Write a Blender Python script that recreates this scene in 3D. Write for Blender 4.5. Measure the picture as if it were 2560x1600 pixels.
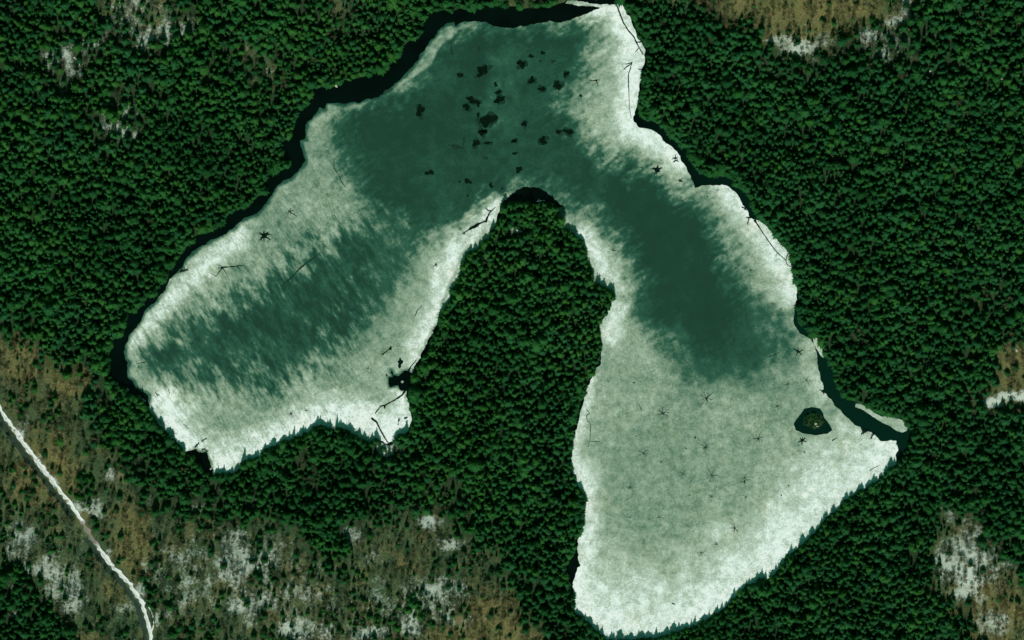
import bpy, math, random
import numpy as np
from mathutils import Vector
R = math.radians
random.seed(7)
rng = np.random.default_rng(11)
scene = bpy.context.scene
for o in list(bpy.data.objects):
    bpy.data.objects.remove(o)
C = scene.collection

# ------------------------------------------------------------------ camera, sky, sun, exposure
# one metre on the ground is one pixel of the 1024 x 640 picture; x east, y north
CAM_H = 5200.0
cam = bpy.data.cameras.new('camera')
cam.sensor_width = 36.0
cam.lens = 36.0 * CAM_H / 1024.0
cam.clip_start = 10.0
cam.clip_end = 40000.0
cam_o = bpy.data.objects.new('camera', cam)
cam_o.location = (0, 0, CAM_H)
C.objects.link(cam_o)
scene.camera = cam_o

SUN_ELEV, SUN_AZ = R(44), R(184)          # azimuth clockwise from north: the sun stands in the south
world = bpy.data.worlds.new('World')
scene.world = world
world.use_nodes = True
wn = world.node_tree
wn.nodes.clear()
w_out = wn.nodes.new('ShaderNodeOutputWorld')
w_bg = wn.nodes.new('ShaderNodeBackground')
w_sky = wn.nodes.new('ShaderNodeTexSky')
w_sky.sky_type = 'NISHITA'
w_sky.sun_disc = False
w_sky.sun_elevation = SUN_ELEV
w_sky.sun_rotation = SUN_AZ
w_mul = wn.nodes.new('ShaderNodeMixRGB')
w_mul.blend_type = 'MULTIPLY'
w_mul.inputs[0].default_value = 1.0
w_mul.inputs[2].default_value = (0.26, 0.92, 0.44, 1)
wn.links.new(w_sky.outputs[0], w_mul.inputs[1])
wn.links.new(w_mul.outputs[0], w_bg.inputs[0])
w_bg.inputs[1].default_value = 0.07
wn.links.new(w_bg.outputs[0], w_out.inputs[0])

sun = bpy.data.lights.new('sun', 'SUN')
sun.energy = 3.6
sun.angle = R(0.53)
sun.color = (1.0, 0.985, 0.95)
sun_o = bpy.data.objects.new('sun', sun)
sdir = Vector((math.sin(SUN_AZ) * math.cos(SUN_ELEV), math.cos(SUN_AZ) * math.cos(SUN_ELEV), math.sin(SUN_ELEV)))
sun_o.rotation_euler = (-sdir).to_track_quat('-Z', 'Y').to_euler()
sun_o.location = sdir * 3000
C.objects.link(sun_o)

vs = scene.view_settings
vs.view_transform = 'Standard'
vs.look = 'None'
vs.exposure = 0.0
vs.gamma = 1.0
vs.use_curve_mapping = False

# ------------------------------------------------------------------ small helpers
def T(ox, oy, *p):
    """points read off an enlargement (9.45 of its pixels to the metre, its corner at ox, oy)"""
    return [(ox + p[i] / 9.45, oy + p[i + 1] / 9.45) for i in range(0, len(p), 2)]

def V(*p):
    """points read off the overview (2.3623 pixels to the metre)"""
    return [(p[i] * 0.42333, p[i + 1] * 0.42333) for i in range(0, len(p), 2)]

def w2(p):                                   # picture metres -> world x, y
    return (p[0] - 512.0, 320.0 - p[1])

def lattice(seed):
    return np.random.default_rng(seed).random((256, 256)).astype(np.float32)
_lat = {}
def vnoise(x, y, scale, seed):
    """smooth value noise 0..1"""
    if seed not in _lat:
        _lat[seed] = lattice(seed)
    L = _lat[seed]
    u = np.asarray(x, dtype=np.float64) / scale + 1000.0
    v = np.asarray(y, dtype=np.float64) / scale + 1000.0
    iu = np.floor(u).astype(np.int64); iv = np.floor(v).astype(np.int64)
    fu = u - iu; fv = v - iv
    fu = fu * fu * (3 - 2 * fu); fv = fv * fv * (3 - 2 * fv)
    a = L[iu & 255, iv & 255]; b = L[(iu + 1) & 255, iv & 255]
    c = L[iu & 255, (iv + 1) & 255]; d = L[(iu + 1) & 255, (iv + 1) & 255]
    return (a * (1 - fu) + b * fu) * (1 - fv) + (c * (1 - fu) + d * fu) * fv

def fbm(x, y, scale, seed, n=3):
    t = 0; amp = 1; s = 0
    for k in range(n):
        t = t + amp * vnoise(x, y, scale / 2 ** k, seed + k); s += amp; amp *= 0.55
    return t / s

def sstep(a, b, x):
    t = np.clip((x - a) / (b - a), 0, 1)
    return t * t * (3 - 2 * t)

def seg_dist(px, py, pts, closed):
    """distance of every point to a polyline, and inside test when closed"""
    px = np.asarray(px, np.float32).ravel(); py = np.asarray(py, np.float32).ravel()
    d2 = np.full(px.shape, 1e12, np.float32)
    ins = np.zeros(px.shape, bool)
    n = len(pts)
    for i in range(n if closed else n - 1):
        ax, ay = pts[i]; bx, by = pts[(i + 1) % n]
        ex, ey = bx - ax, by - ay
        l2 = ex * ex + ey * ey + 1e-9
        t = np.clip(((px - ax) * ex + (py - ay) * ey) / l2, 0, 1)
        qx = px - (ax + t * ex); qy = py - (ay + t * ey)
        np.minimum(d2, qx * qx + qy * qy, out=d2)
        if closed and ay != by:
            c = (ay > py) != (by > py)
            ins ^= c & (px < ex * (py - ay) / ey + ax)
    return np.sqrt(d2), ins

def sdf(px, py, pts):
    """signed distance, positive inside"""
    d, ins = seg_dist(px, py, pts, True)
    return np.where(ins, d, -d)

# ------------------------------------------------------------------ outlines read off the photograph (picture metres)
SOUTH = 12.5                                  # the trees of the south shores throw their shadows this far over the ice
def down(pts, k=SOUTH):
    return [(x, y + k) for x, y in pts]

ICE = (
    T(384, 0, 1700, 34, 1745, 4, 1850, 14, 2010, 38, 2130, 46, 2200, 50)
    + T(512, 0, 1030, 30, 1062, 90, 1120, 170, 1160, 290, 1190, 370, 1230, 410, 1262, 470, 1250, 540, 1255, 590, 1222, 650, 1230, 690,
        1212, 760, 1200, 880, 1188, 980, 1155, 1050, 1145, 1110, 1165, 1160, 1200, 1200, 1290, 1220, 1350, 1240, 1400, 1290, 1480, 1370, 1560, 1430, 1590, 1470)
    + T(512, 160, 1600, 0, 1640, 70, 1690, 160, 1725, 260, 1770, 262, 1800, 240, 1900, 238, 1985, 235, 2050, 260, 2110, 310, 2150, 370, 2190, 430, 2210, 470,
        2235, 520, 2250, 545, 2290, 560)
    + T(720, 160, 332, 552, 385, 580, 455, 640, 510, 700, 550, 760, 600, 820, 645, 868, 665, 900, 675, 960, 685, 1010, 692, 1090, 706, 1160, 728, 1230, 732, 1290,
        715, 1350, 705, 1400, 698, 1500)
    + T(768, 320, 240, 0, 258, 60, 300, 120, 360, 160, 408, 182, 430, 230, 450, 300, 465, 380, 475, 470, 495, 540, 520, 610, 530, 660, 505, 668, 545, 700, 600, 760,
        660, 830, 730, 900, 780, 950, 830, 990, 870, 1010, 890, 1050, 950, 1055, 1000, 1085, 1060, 1140, 1120, 1138, 1215, 1140, 1222, 1230, 1205, 1280)
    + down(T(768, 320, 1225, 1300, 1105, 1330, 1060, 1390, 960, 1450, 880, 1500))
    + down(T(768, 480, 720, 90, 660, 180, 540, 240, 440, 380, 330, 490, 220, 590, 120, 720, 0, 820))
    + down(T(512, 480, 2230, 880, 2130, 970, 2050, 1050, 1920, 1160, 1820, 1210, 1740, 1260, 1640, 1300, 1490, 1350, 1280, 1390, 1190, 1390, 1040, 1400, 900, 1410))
    + T(512, 480, 830, 1470, 760, 1390, 650, 1310, 588, 1250, 580, 1200, 592, 1140, 580, 1050, 570, 1000, 600, 920, 620, 830, 650, 810, 630, 750, 610, 650, 625, 560, 660, 460, 680, 330, 690, 230,
        685, 150, 620, 50, 595, 0)
    + T(512, 320, 560, 1430, 550, 1370, 565, 1260, 575, 1130, 590, 1080, 620, 1020, 635, 930, 660, 820, 690, 720, 710, 630, 760, 540, 775, 470, 830, 420, 850, 350,
        840, 280, 850, 230, 830, 170, 840, 110, 815, 60, 850, 0)
    + T(512, 160, 920, 1440, 950, 1370, 990, 1260, 985, 1215, 920, 1160, 840, 1090, 820, 1040, 800, 980, 750, 900, 740, 800, 720, 730, 640, 640, 560, 580, 510, 500, 465, 420,
        400, 365, 340, 310, 250, 262, 200, 250, 100, 260, 40, 290, 0, 320)
    + T(256, 160, 2380, 350, 2335, 390, 2312, 420, 2295, 500, 2240, 600, 2180, 600, 2165, 720, 2110, 780, 2000, 830, 1950, 890, 1920, 980, 1905, 1060, 1860, 1160,
        1825, 1210, 1810, 1290, 1770, 1370, 1745, 1430, 1720, 1512)
    + T(256, 320, 1700, 60, 1670, 120, 1640, 160, 1625, 190, 1605, 260, 1565, 310, 1560, 360, 1522, 400, 1492, 460, 1475, 525,
        1460, 490, 1430, 480, 1385, 490, 1345, 530, 1305, 515, 1288, 470, 1270, 465, 1275, 500, 1295, 540, 1255, 545, 1255, 600, 1270, 630, 1340, 620, 1375, 660, 1425, 668,
        1420, 720, 1440, 780, 1455, 850, 1472, 930, 1452, 1030, 1420, 1075, 1345, 1095, 1285, 1150, 1255, 1172, 1190, 1145, 1130, 1120)
    + down(T(256, 320, 1060, 1090, 970, 1045, 880, 960, 800, 920, 690, 940, 610, 900, 500, 980, 380, 1030, 240, 1070, 120, 1120, 20, 1200), 10)
    + down(T(0, 320, 2380, 1230, 2300, 1270, 2210, 1370, 2100, 1380), 10)
    + T(0, 320, 2010, 1460, 1985, 1350, 1950, 1245, 1900, 1255, 1850, 1225) + T(0, 320, 1750, 1240, 1655, 1140, 1590, 1070, 1510, 990, 1450, 910, 1400, 840) + T(0, 320,
        1410, 712, 1330, 670, 1290, 650, 1260, 590, 1200, 540, 1200, 480, 1215, 400, 1185, 370, 1170, 290, 1200, 220, 1220, 150, 1270, 90, 1320, 30)
    + T(0, 160, 1340, 1512, 1370, 1430, 1430, 1370, 1490, 1320, 1550, 1230, 1600, 1150, 1660, 1070, 1720, 1010, 1760, 920, 1830, 860, 1930, 800, 2000, 760, 2100, 710,
        2200, 660, 2260, 590, 2370, 520)
    + T(256, 160, 0, 510, 40, 470, 110, 390, 160, 320, 200, 250, 260, 200, 340, 160, 380, 120, 430, 70, 460, 0)
    + T(256, 0, 440, 1420, 415, 1330, 470, 1320, 470, 1270, 480, 1150, 530, 1120, 570, 1080, 600, 1020, 650, 1030, 670, 980, 740, 970, 830, 985, 900, 965, 980, 970, 1040, 940,
        1140, 920, 1200, 880, 1270, 830, 1350, 760, 1420, 690, 1500, 600, 1560, 510, 1620, 430, 1680, 350, 1740, 260, 1800, 220, 1870, 210, 1890, 245, 1950, 205, 2040, 205, 2110, 205,
        2200, 220, 2250, 255)
    + T(384, 0, 1200, 265, 1400, 235, 1430, 215, 1600, 205, 1700, 210, 1760, 185, 1900, 135, 2040, 70)
)
POND = (
    T(384, 0, 1700, 28, 1745, -10, 1900, -40, 2100, -40)
    + T(512, 0, 1000, -10, 1050, 25, 1090, 90, 1140, 170, 1180, 290, 1205, 385, 1275, 450, 1285, 600, 1245, 700, 1222, 900, 1205, 1050, 1232, 1130, 1330, 1148, 1420, 1190, 1500, 1285, 1600, 1360, 1680, 1430)
    + T(512, 160, 1690, 10, 1760, 120, 1900, 158, 2000, 142, 2080, 190, 2130, 250, 2220, 290, 2260, 380, 2300, 480, 2350, 560)
    + T(720, 160, 450, 622, 548, 730, 655, 850, 680, 920, 690, 1010, 706, 1110, 740, 1230, 742, 1330, 735, 1400, 745, 1512)
    + T(768, 320, 370, 60, 420, 145, 470, 155, 520, 250, 545, 345, 592, 380, 612, 480, 632, 600, 700, 690, 830, 780, 900, 795, 980, 840, 1090, 912, 1200, 905, 1290, 940, 1335, 1010,
        1362, 1080, 1345, 1160, 1290, 1250, 1260, 1330)
    + down(T(768, 320, 1105, 1330, 1060, 1390, 960, 1450, 880, 1500))
    + down(T(768, 480, 720, 90, 660, 180, 540, 240, 440, 380, 330, 490, 220, 590, 120, 720, 0, 820))
    + down(T(512, 480, 2230, 880, 2130, 970, 2050, 1050, 1920, 1160, 1820, 1210, 1740, 1260, 1640, 1300, 1490, 1350, 1280, 1390, 1190, 1390, 1040, 1400, 900, 1410))
    + T(512, 480, 830, 1460, 760, 1380, 650, 1305, 585, 1250, 575, 1200, 588, 1140, 570, 1050, 545, 1000, 520, 960, 490, 900, 510, 830, 545, 760, 590, 660, 615, 560, 650, 460, 672, 330, 682, 230,
        678, 150, 612, 50, 590, 0)
    + T(512, 320, 552, 1430, 545, 1370, 560, 1260, 570, 1130, 560, 1060, 560, 980, 590, 890, 640, 800, 680, 700, 700, 620, 750, 530, 765, 460, 820, 400, 840, 350,
        835, 280, 842, 230, 822, 170, 830, 110, 805, 60, 840, 0)
    + T(512, 160, 900, 1440, 935, 1390, 965, 1300, 945, 1265, 885, 1225, 800, 1165, 772, 1110, 750, 1050, 702, 970, 690, 870, 670, 800, 592, 710, 510, 650, 460, 570, 430, 490,
        380, 400, 250, 420, 100, 410, 0, 400)
    + T(256, 160, 2380, 400, 2330, 440, 2315, 540, 2265, 630, 2205, 670, 2195, 755, 2140, 820, 2035, 870, 1985, 925, 1954, 1010, 1940, 1085, 1895, 1185, 1859, 1235, 1842, 1313, 1800, 1393, 1770, 1440)
    + T(256, 320, 1735, 70, 1700, 135, 1672, 175, 1655, 210, 1635, 275, 1595, 325, 1588, 372, 1550, 415, 1515, 470, 1500, 530, 1490, 600, 1470, 680, 1460, 760,
        1470, 850, 1485, 930, 1462, 1030, 1425, 1082, 1350, 1102, 1290, 1160, 1255, 1182, 1190, 1152, 1130, 1125)
    + down(T(256, 320, 1060, 1090, 970, 1045, 880, 960, 800, 920, 690, 940, 610, 900, 500, 980, 380, 1030, 240, 1070, 120, 1120, 20, 1200), 10)
    + down(T(0, 320, 2380, 1230, 2300, 1270, 2210, 1370, 2100, 1380), 10)
    + T(0, 320, 1990, 1470, 1900, 1400, 1830, 1300) + T(0, 320, 1740, 1250, 1645, 1150, 1580, 1080, 1500, 1000, 1440, 920, 1390, 850) + T(0, 320, 1360, 790,
        1330, 740, 1260, 700, 1180, 650, 1100, 600, 1050, 560, 1035, 480, 1025, 400, 1030, 290, 1045, 200, 1130, 165, 1165, 100, 1190, 10)
    + T(0, 160, 1210, 1440, 1290, 1425, 1370, 1350, 1400, 1290, 1480, 1260, 1510, 1190, 1590, 1120, 1595, 1060, 1650, 960, 1700, 910, 1720, 830, 1800, 780, 1880, 695, 2000, 665, 2100, 600,
        2170, 505, 2280, 460, 2370, 405)
    + T(256, 160, 0, 360, 85, 310, 80, 200, 130, 112, 250, 102, 320, 50)
    + T(256, 0, 280, 1500, 288, 1480, 250, 1420, 242, 1350, 330, 1290, 360, 1200, 360, 1140, 420, 1040, 490, 980, 520, 890, 500, 835, 610, 825, 700, 832, 830, 760, 960, 740, 1080, 700,
        1130, 662, 1190, 672, 1240, 640, 1260, 590, 1380, 510, 1390, 440, 1450, 390, 1555, 350, 1570, 260)
    + T(384, 0, 390, 180, 430, 130, 480, 107, 560, 92, 640, 112, 720, 82, 800, 102, 900, 62, 960, 42, 1040, 42, 1150, 57, 1240, 62, 1300, 90, 1340, 82, 1420, 62, 1560, 50)
)
LAGOON = T(768, 320, 340, 840, 420, 822, 490, 835, 520, 880, 530, 920, 580, 980, 608, 1040, 560, 1075, 450, 1088, 340, 1075, 260, 1040, 243, 980, 270, 930, 310, 890)
ISLET = T(768, 320, 350, 910, 430, 880, 500, 900, 530, 955, 490, 1010, 440, 1030, 400, 1000, 335, 990)

DARK1 = V(1075, 68, 1200, 66, 1330, 62, 1385, 62, 1405, 85, 1380, 130, 1370, 180, 1345, 220, 1330, 260, 1345, 310, 1390, 350, 1450, 385, 1520, 405, 1600, 465, 1655, 505, 1690, 560, 1705, 610, 1725, 660,
          1740, 710, 1745, 750, 1730, 780, 1690, 800, 1650, 800, 1610, 790, 1580, 775, 1555, 755, 1535, 730, 1505, 650, 1485, 600, 1455, 550, 1420, 505, 1350, 470, 1300, 440, 1200, 440,
          1150, 470, 1105, 500, 1075, 530, 1030, 550, 985, 558, 950, 512, 910, 488, 880, 462, 850, 425, 832, 395, 818, 360, 810, 310, 835, 262, 880, 245, 940, 225, 985, 200, 1010, 150, 1030, 110)
DARK2 = V(355, 845, 400, 790, 450, 752, 520, 725, 570, 690, 640, 660, 700, 630, 740, 590, 800, 575, 850, 550, 900, 560, 930, 620, 890, 680, 850, 720, 815, 770, 790, 820, 750, 870,
          700, 905, 640, 910, 590, 890, 540, 880, 480, 905, 420, 895, 370, 875)
DARK3 = V(1480, 700, 1720, 680, 1810, 720, 1880, 770, 1880, 830, 1800, 870, 1730, 900, 1640, 895, 1570, 830)
MID_STREAK = V(870, 420, 960, 500, 1010, 580, 940, 700, 830, 820, 760, 800, 800, 700, 850, 600, 860, 500)
WHITE = [  # shore bands of white snow ice: line, width, strength
    (V(385, 950, 440, 1040, 510, 1100, 600, 1060, 700, 1015, 760, 985, 830, 980, 900, 1010, 950, 1040), 20, 1.0),
    (V(1165, 478, 1115, 540, 1085, 600, 1055, 680, 1025, 780, 985, 860, 965, 920, 950, 1010), 17, 0.85),
    (V(1450, 20, 1480, 60, 1500, 130, 1490, 220, 1490, 300, 1560, 340, 1610, 390), 15, 0.85),
    (V(1380, 30, 1450, 20, 1480, 50), 11, 0.9),
    (V(1720, 440, 1780, 520, 1830, 590, 1860, 640, 1870, 700), 17, 0.75),
    (V(1880, 760, 1900, 830, 1930, 900, 1945, 930), 10, 0.55),
    (V(1350, 1400, 1400, 1470, 1500, 1490, 1600, 1475, 1700, 1425, 1800, 1350, 1900, 1260, 2000, 1165, 2110, 1070), 54, .93),
    (V(1375, 1130, 1385, 1200, 1390, 1300, 1370, 1400), 15, 0.75),
    (V(1385, 560, 1430, 640, 1470, 690, 1440, 790), 11, 0.65),
    (V(1395, 890, 1380, 960, 1355, 1080, 1360, 1140), 7, 0.6),
    (V(315, 800, 405, 705, 485, 628, 565, 562), 13, 0.75),
    (V(1060, 62, 1010, 120, 960, 195), 6, 0.1),
    (V(2110, 1050, 1990, 1010), 12, 0.6),
]
OPEN = [  # leafless, mostly broadleaved ground
    V(-120, 690, 0, 745, 60, 780, 100, 830, 180, 890, 215, 960, 270, 1040, 330, 1120, 345, 1190, 400, 1230, 470, 1200, 560, 1240, 640, 1230, 720, 1290, 800, 1330, 850, 1230, 940, 1200, 1040, 1230,
      1130, 1300, 1200, 1320, 1225, 1400, 1300, 1512, 1320, 1700, 190, 1700, 180, 1512, 140, 1400, 60, 1330, 0, 1300, -120, 1290),
    T(512, 0, 1270, -400, 1285, 10, 1500, 70, 1800, 165, 2000, 210, 2140, 250, 2260, 340, 2419, 400, 2540, 450, 2720, 470, 2900, 400, 3020, 320, 3200, 290, 3420, 260, 3600, 200, 3780, 100, 3780, -400),
    V(770, -80, 790, 30, 850, 40, 890, -80),
    V(1160, -80, 1190, 4, 1340, 8, 1400, -80),
    V(235, -80, 250, 20, 320, 60, 400, 75, 440, 40, 450, -80),
    V(2335, 880, 2375, 800, 2480, 770, 2520, 930, 2345, 945),
    V(2290, 965, 2350, 935, 2520, 905, 2520, 950, 2360, 965),
    V(2225, 1240, 2290, 1200, 2330, 1300, 2400, 1370, 2520, 1400, 2520, 1700, 2300, 1700, 2310, 1500, 2260, 1410, 2215, 1380),
    V(560, 110, 620, 120, 640, 200, 590, 210),
]
SNOWP = [(150, 150, 75, 65, .62), (350, 70, 130, 65, .58), (285, 290, 70, 55, .62), (230, 105, 80, 30, .4), (600, 140, 70, 50, .25), (2120, 110, 90, 60, .5), (1960, 120, 110, 40, .5), (2230, 130, 40, 60, .3), (95, 1085, 10, 16, .8), (130, 1140, 10, 14, .8), (190, 1200, 16, 16, .9), (260, 1310, 10, 20, .6), (330, 1400, 16, 24, .8), (370, 1460, 10, 30, .7), (640, 1400, 160, 90, .45), (1000, 1430, 160, 70, .45), (450, 1360, 110, 90, .45), (110, 1340, 100, 110, .4), (900, 1330, 80, 60, .3),   # snow lying between the trees: centre, radii, strength
    (310, 45, 55, 40, .62), (385, 72, 40, 24, .7), (260, 14, 30, 15, .5), (160, 138, 34, 34, .75), (235, 102, 18, 10, .9), (280, 302, 42, 24, .85), (320, 318, 12, 14, .8), (1890, 112, 45, 22, 1), (1850, 96, 45, 14, .6),
    (2045, 92, 44, 24, .9), (2140, 20, 13, 38, 1), (2115, 55, 40, 26, .5), (2180, 100, 20, 40, .4), (912, 1060, 20, 20, 1.6), (965, 1068, 32, 24, .65), (265, 1122, 26, 18, .8), (2285, 1330, 70, 90, .95),
    (2270, 1400, 60, 20, .9), (2240, 1225, 26, 34, .5), (2350, 1470, 44, 36, .75), (55, 1270, 50, 55, .65), (165, 1405, 45, 65, .8), (115, 1355, 40, 26, .7), (25, 1452, 24, 12, .8), (555, 1330, 60, 60, .8),
    (590, 1420, 64, 50, .75), (700, 1485, 54, 30, 1), (765, 1490, 34, 24, .8), (860, 1490, 70, 25, .75), (1010, 1235, 40, 16, .9), (1065, 1285, 34, 22, .9), (1040, 1400, 64, 40, .75), (960, 1480, 55, 34, .75), (450, 1320, 60, 50, .6),
    (430, 1410, 60, 50, .6), (470, 1200, 22, 14, .6), (215, 1195, 44, 30, .65), (1135, 610, 14, 8, 1), (1220, 545, 22, 10, .8), (598, 1185, 28, 18, .5), (560, 1255, 40, 26, .6), (2400, 936, 45, 12, 1.7), (2345, 950, 32, 12, 1.5), (48, 1020, 14, 24, 1),
    (830, 1260, 30, 24, .6), (700, 1390, 60, 60, .35), (640, 1320, 60, 60, .5), (1000, 1400, 90, 60, .3), (380, 1240, 40, 40, .3), (290, 1440, 30, 40, .4), (90, 1100, 20, 40, .5), (2330, 150, 60, 60, .1), (420, 180, 100, 60, .25),
    (560, 170, 80, 40, .2), (2330, 720, 40, 30, .25), (690, 30, 80, 30, .2), (2380, 1290, 30, 24, .35), (2120, 1540, 20, 12, .6), (2190, 860, 14, 8, .6), (430, 90, 30, 18, .5), (345, 1190, 30, 24, .4),
]
ROAD = V(-60, 880, 0, 965, 60, 1050, 110, 1115, 165, 1185, 185, 1215, 215, 1265, 265, 1335, 305, 1375, 335, 1420, 352, 1470, 358, 1512, 362, 1600)

# ------------------------------------------------------------------ fields
THIN = [(68, 60, 26, 24), (120, 128, 30, 22), (150, 30, 50, 30), (265, 70, 40, 34), (110, 42, 26, 12), (130, 90, 16, 16), (985, 300, 26, 18), (960, 110, 20, 12), (335, 22, 30, 16), (790, 68, 60, 20), (900, 55, 40, 26), (520, 4, 46, 5), (175, 505, 60, 40), (430, 500, 50, 30), (860, 340, 20, 10), (300, 470, 40, 14)]
def in_open(x, y, thin=.46):
    wx = x + (vnoise(x, y, 22, 70) - .5) * 26 + (vnoise(x, y, 8, 72) - .5) * 9
    wy = y + (vnoise(x, y, 22, 71) - .5) * 26 + (vnoise(x, y, 8, 73) - .5) * 9
    m = np.full(np.shape(np.ravel(x)), -1e3, np.float32)
    for p in OPEN:
        m = np.maximum(m, sdf(wx, wy, p))
    r = sstep(-17, 15, m + (vnoise(x, y, 5, 74).ravel() - .5) * 12)
    for cx, cy, rx, ry in THIN:
        d = np.sqrt(((np.ravel(wx) - cx) / rx) ** 2 + ((np.ravel(wy) - cy) / ry) ** 2)
        r = np.maximum(r, thin * (1 - sstep(.4, 1.3, d)))
    return r

def snow_mask(x, y):
    m = np.zeros(np.shape(np.ravel(x)), np.float64)
    for cx, cy, rx, ry, s in SNOWP:
        d = np.sqrt(((x - cx * .42333) / (rx * .42333)) ** 2 + ((y - cy * .42333) / (ry * .42333)) ** 2)
        m = np.maximum(m, s * (1 - sstep(.15, 1.7, d + (fbm(x, y, 11, 200) - .5) * .9)))
    return m

def land_z(d, x, y):
    """ground height from the distance to the shore (d > 0 on land)"""
    up = .35 * sstep(-.4, 2.5, d) + 4.5 * sstep(2, 130, d) + (fbm(x, y, 90, 31) - .5) * 5 * sstep(10, 90, d) + (vnoise(x, y, 9, 37) - .5) * .5 * sstep(1, 8, d)
    return np.where(d > -.2, up - .02, np.maximum(-2.5, d * .35))

# ------------------------------------------------------------------ materials
def nodes_mat(name):
    m = bpy.data.materials.new(name)
    m.use_nodes = True
    nt = m.node_tree
    return m, nt, nt.nodes['Principled BSDF']

def N(nt, kind, **kw):
    n = nt.nodes.new(kind)
    for k, v in kw.items():
        setattr(n, k, v)
    return n

def tex_coord(nt):
    return N(nt, 'ShaderNodeNewGeometry').outputs['Position']

def noise_tex(nt, vec, scale, detail=3, rough=.55, dist=0.0):
    n = N(nt, 'ShaderNodeTexNoise')
    n.inputs['Scale'].default_value = scale
    n.inputs['Detail'].default_value = detail
    n.inputs['Roughness'].default_value = rough
    n.inputs['Distortion'].default_value = dist
    nt.links.new(vec, n.inputs['Vector'])
    return n.outputs[0]

def ramp(nt, fac, stops):
    r = N(nt, 'ShaderNodeValToRGB')
    e = r.color_ramp.elements
    while len(e) < len(stops):
        e.new(.5)
    for q, (p, c) in zip(e, stops):
        q.position = p
        q.color = (*c, 1) if len(c) == 3 else c
    nt.links.new(fac, r.inputs[0])
    return r.outputs[0]

def math_node(nt, op, a, b, clamp=False):
    n = N(nt, 'ShaderNodeMath', operation=op, use_clamp=clamp)
    for i, v in enumerate((a, b)):
        if isinstance(v, (int, float)):
            n.inputs[i].default_value = v
        else:
            nt.links.new(v, n.inputs[i])
    return n.outputs[0]

def mix_col(nt, fac, a, b, mode='MIX'):
    n = N(nt, 'ShaderNodeMixRGB', blend_type=mode)
    for i, v in enumerate((fac, a, b)):
        if isinstance(v, (int, float)):
            n.inputs[i].default_value = v
        elif isinstance(v, tuple):
            n.inputs[i].default_value = (*v, 1)
        else:
            nt.links.new(v, n.inputs[i])
    return n.outputs[0]

def simple(name, col, rough=.9, spec=.2, vary=.35, scale=.6):
    m, nt, b = nodes_mat(name)
    n = noise_tex(nt, tex_coord(nt), scale, 4)
    lo = tuple(c * (1 - vary) for c in col); hi = tuple(c * (1 + vary) for c in col)
    nt.links.new(ramp(nt, n, [(.3, lo), (.7, hi)]), b.inputs['Base Color'])
    b.inputs['Roughness'].default_value = rough
    b.inputs['Specular IOR Level'].default_value = spec
    return m

# ice: the attribute "snow" runs from clear dark ice (0) through grey-green ice to crusted snow (1)
mat_ice, nt, b = nodes_mat('pond_ice')
pos = tex_coord(nt)
at = N(nt, 'ShaderNodeAttribute', attribute_name='snow').outputs['Fac']
n1 = noise_tex(nt, pos, .50, 6, .78)
n2 = noise_tex(nt, pos, .11, 4, .6)
n3 = noise_tex(nt, pos, .26, 4, .7, .8)
mp = N(nt, 'ShaderNodeMapping')
mp.vector_type = 'TEXTURE'
mp.inputs['Rotation'].default_value = (0, 0, R(-58))
mp.inputs['Scale'].default_value = (9, 1.9, 1)
nt.links.new(pos, mp.inputs['Vector'])
n4 = noise_tex(nt, mp.outputs[0], 1.0, 4, .7)
amp = math_node(nt, 'ADD', math_node(nt, 'MULTIPLY', at, .80), .06)
d1 = math_node(nt, 'MULTIPLY', math_node(nt, 'SUBTRACT', n1, .5), amp)
d2 = math_node(nt, 'MULTIPLY', math_node(nt, 'SUBTRACT', n2, .5), math_node(nt, 'MULTIPLY', amp, .85))
d3 = math_node(nt, 'MULTIPLY', math_node(nt, 'SUBTRACT', n3, .5), math_node(nt, 'MULTIPLY', amp, .7))
wst = N(nt, 'ShaderNodeAttribute', attribute_name='streaky').outputs['Fac']
d4 = math_node(nt, 'MULTIPLY', math_node(nt, 'MULTIPLY', math_node(nt, 'SUBTRACT', n4, .5), .75), math_node(nt, 'MULTIPLY', wst, math_node(nt, 'ADD', at, .08)))
val = math_node(nt, 'ADD', math_node(nt, 'ADD', math_node(nt, 'ADD', at, d1), d4), math_node(nt, 'ADD', d2, d3), True)
col = ramp(nt, val, [(0, (.0042, .033, .019)), (.15, (.0062, .049, .029)), (.30, (.022, .103, .063)), (.46, (.170, .262, .183)), (.60, (.330, .415, .312)), (.74, (.475, .56, .465)), (.88, (.70, .775, .715)), (1, (.92, .95, .93))])
# fine wind-blown drift lines and bright crust
mp2 = N(nt, 'ShaderNodeMapping'); mp2.vector_type = 'TEXTURE'
mp2.inputs['Rotation'].default_value = (0, 0, R(38)); mp2.inputs['Scale'].default_value = (7, 1.6, 1)
nt.links.new(pos, mp2.inputs['Vector'])
drift = noise_tex(nt, mp2.outputs[0], 1.0, 5, .7, .6)
flk = math_node(nt, 'MULTIPLY', ramp(nt, math_node(nt, 'ADD', math_node(nt, 'MULTIPLY', drift, .6), math_node(nt, 'MULTIPLY', n1, .4)), [(.54, (0, 0, 0)), (.66, (1, 1, 1))]), ramp(nt, at, [(.45, (0, 0, 0)), (.8, (1, 1, 1))]))
col = mix_col(nt, math_node(nt, 'MULTIPLY', flk, .6), col, (.90, .945, .92))
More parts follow.
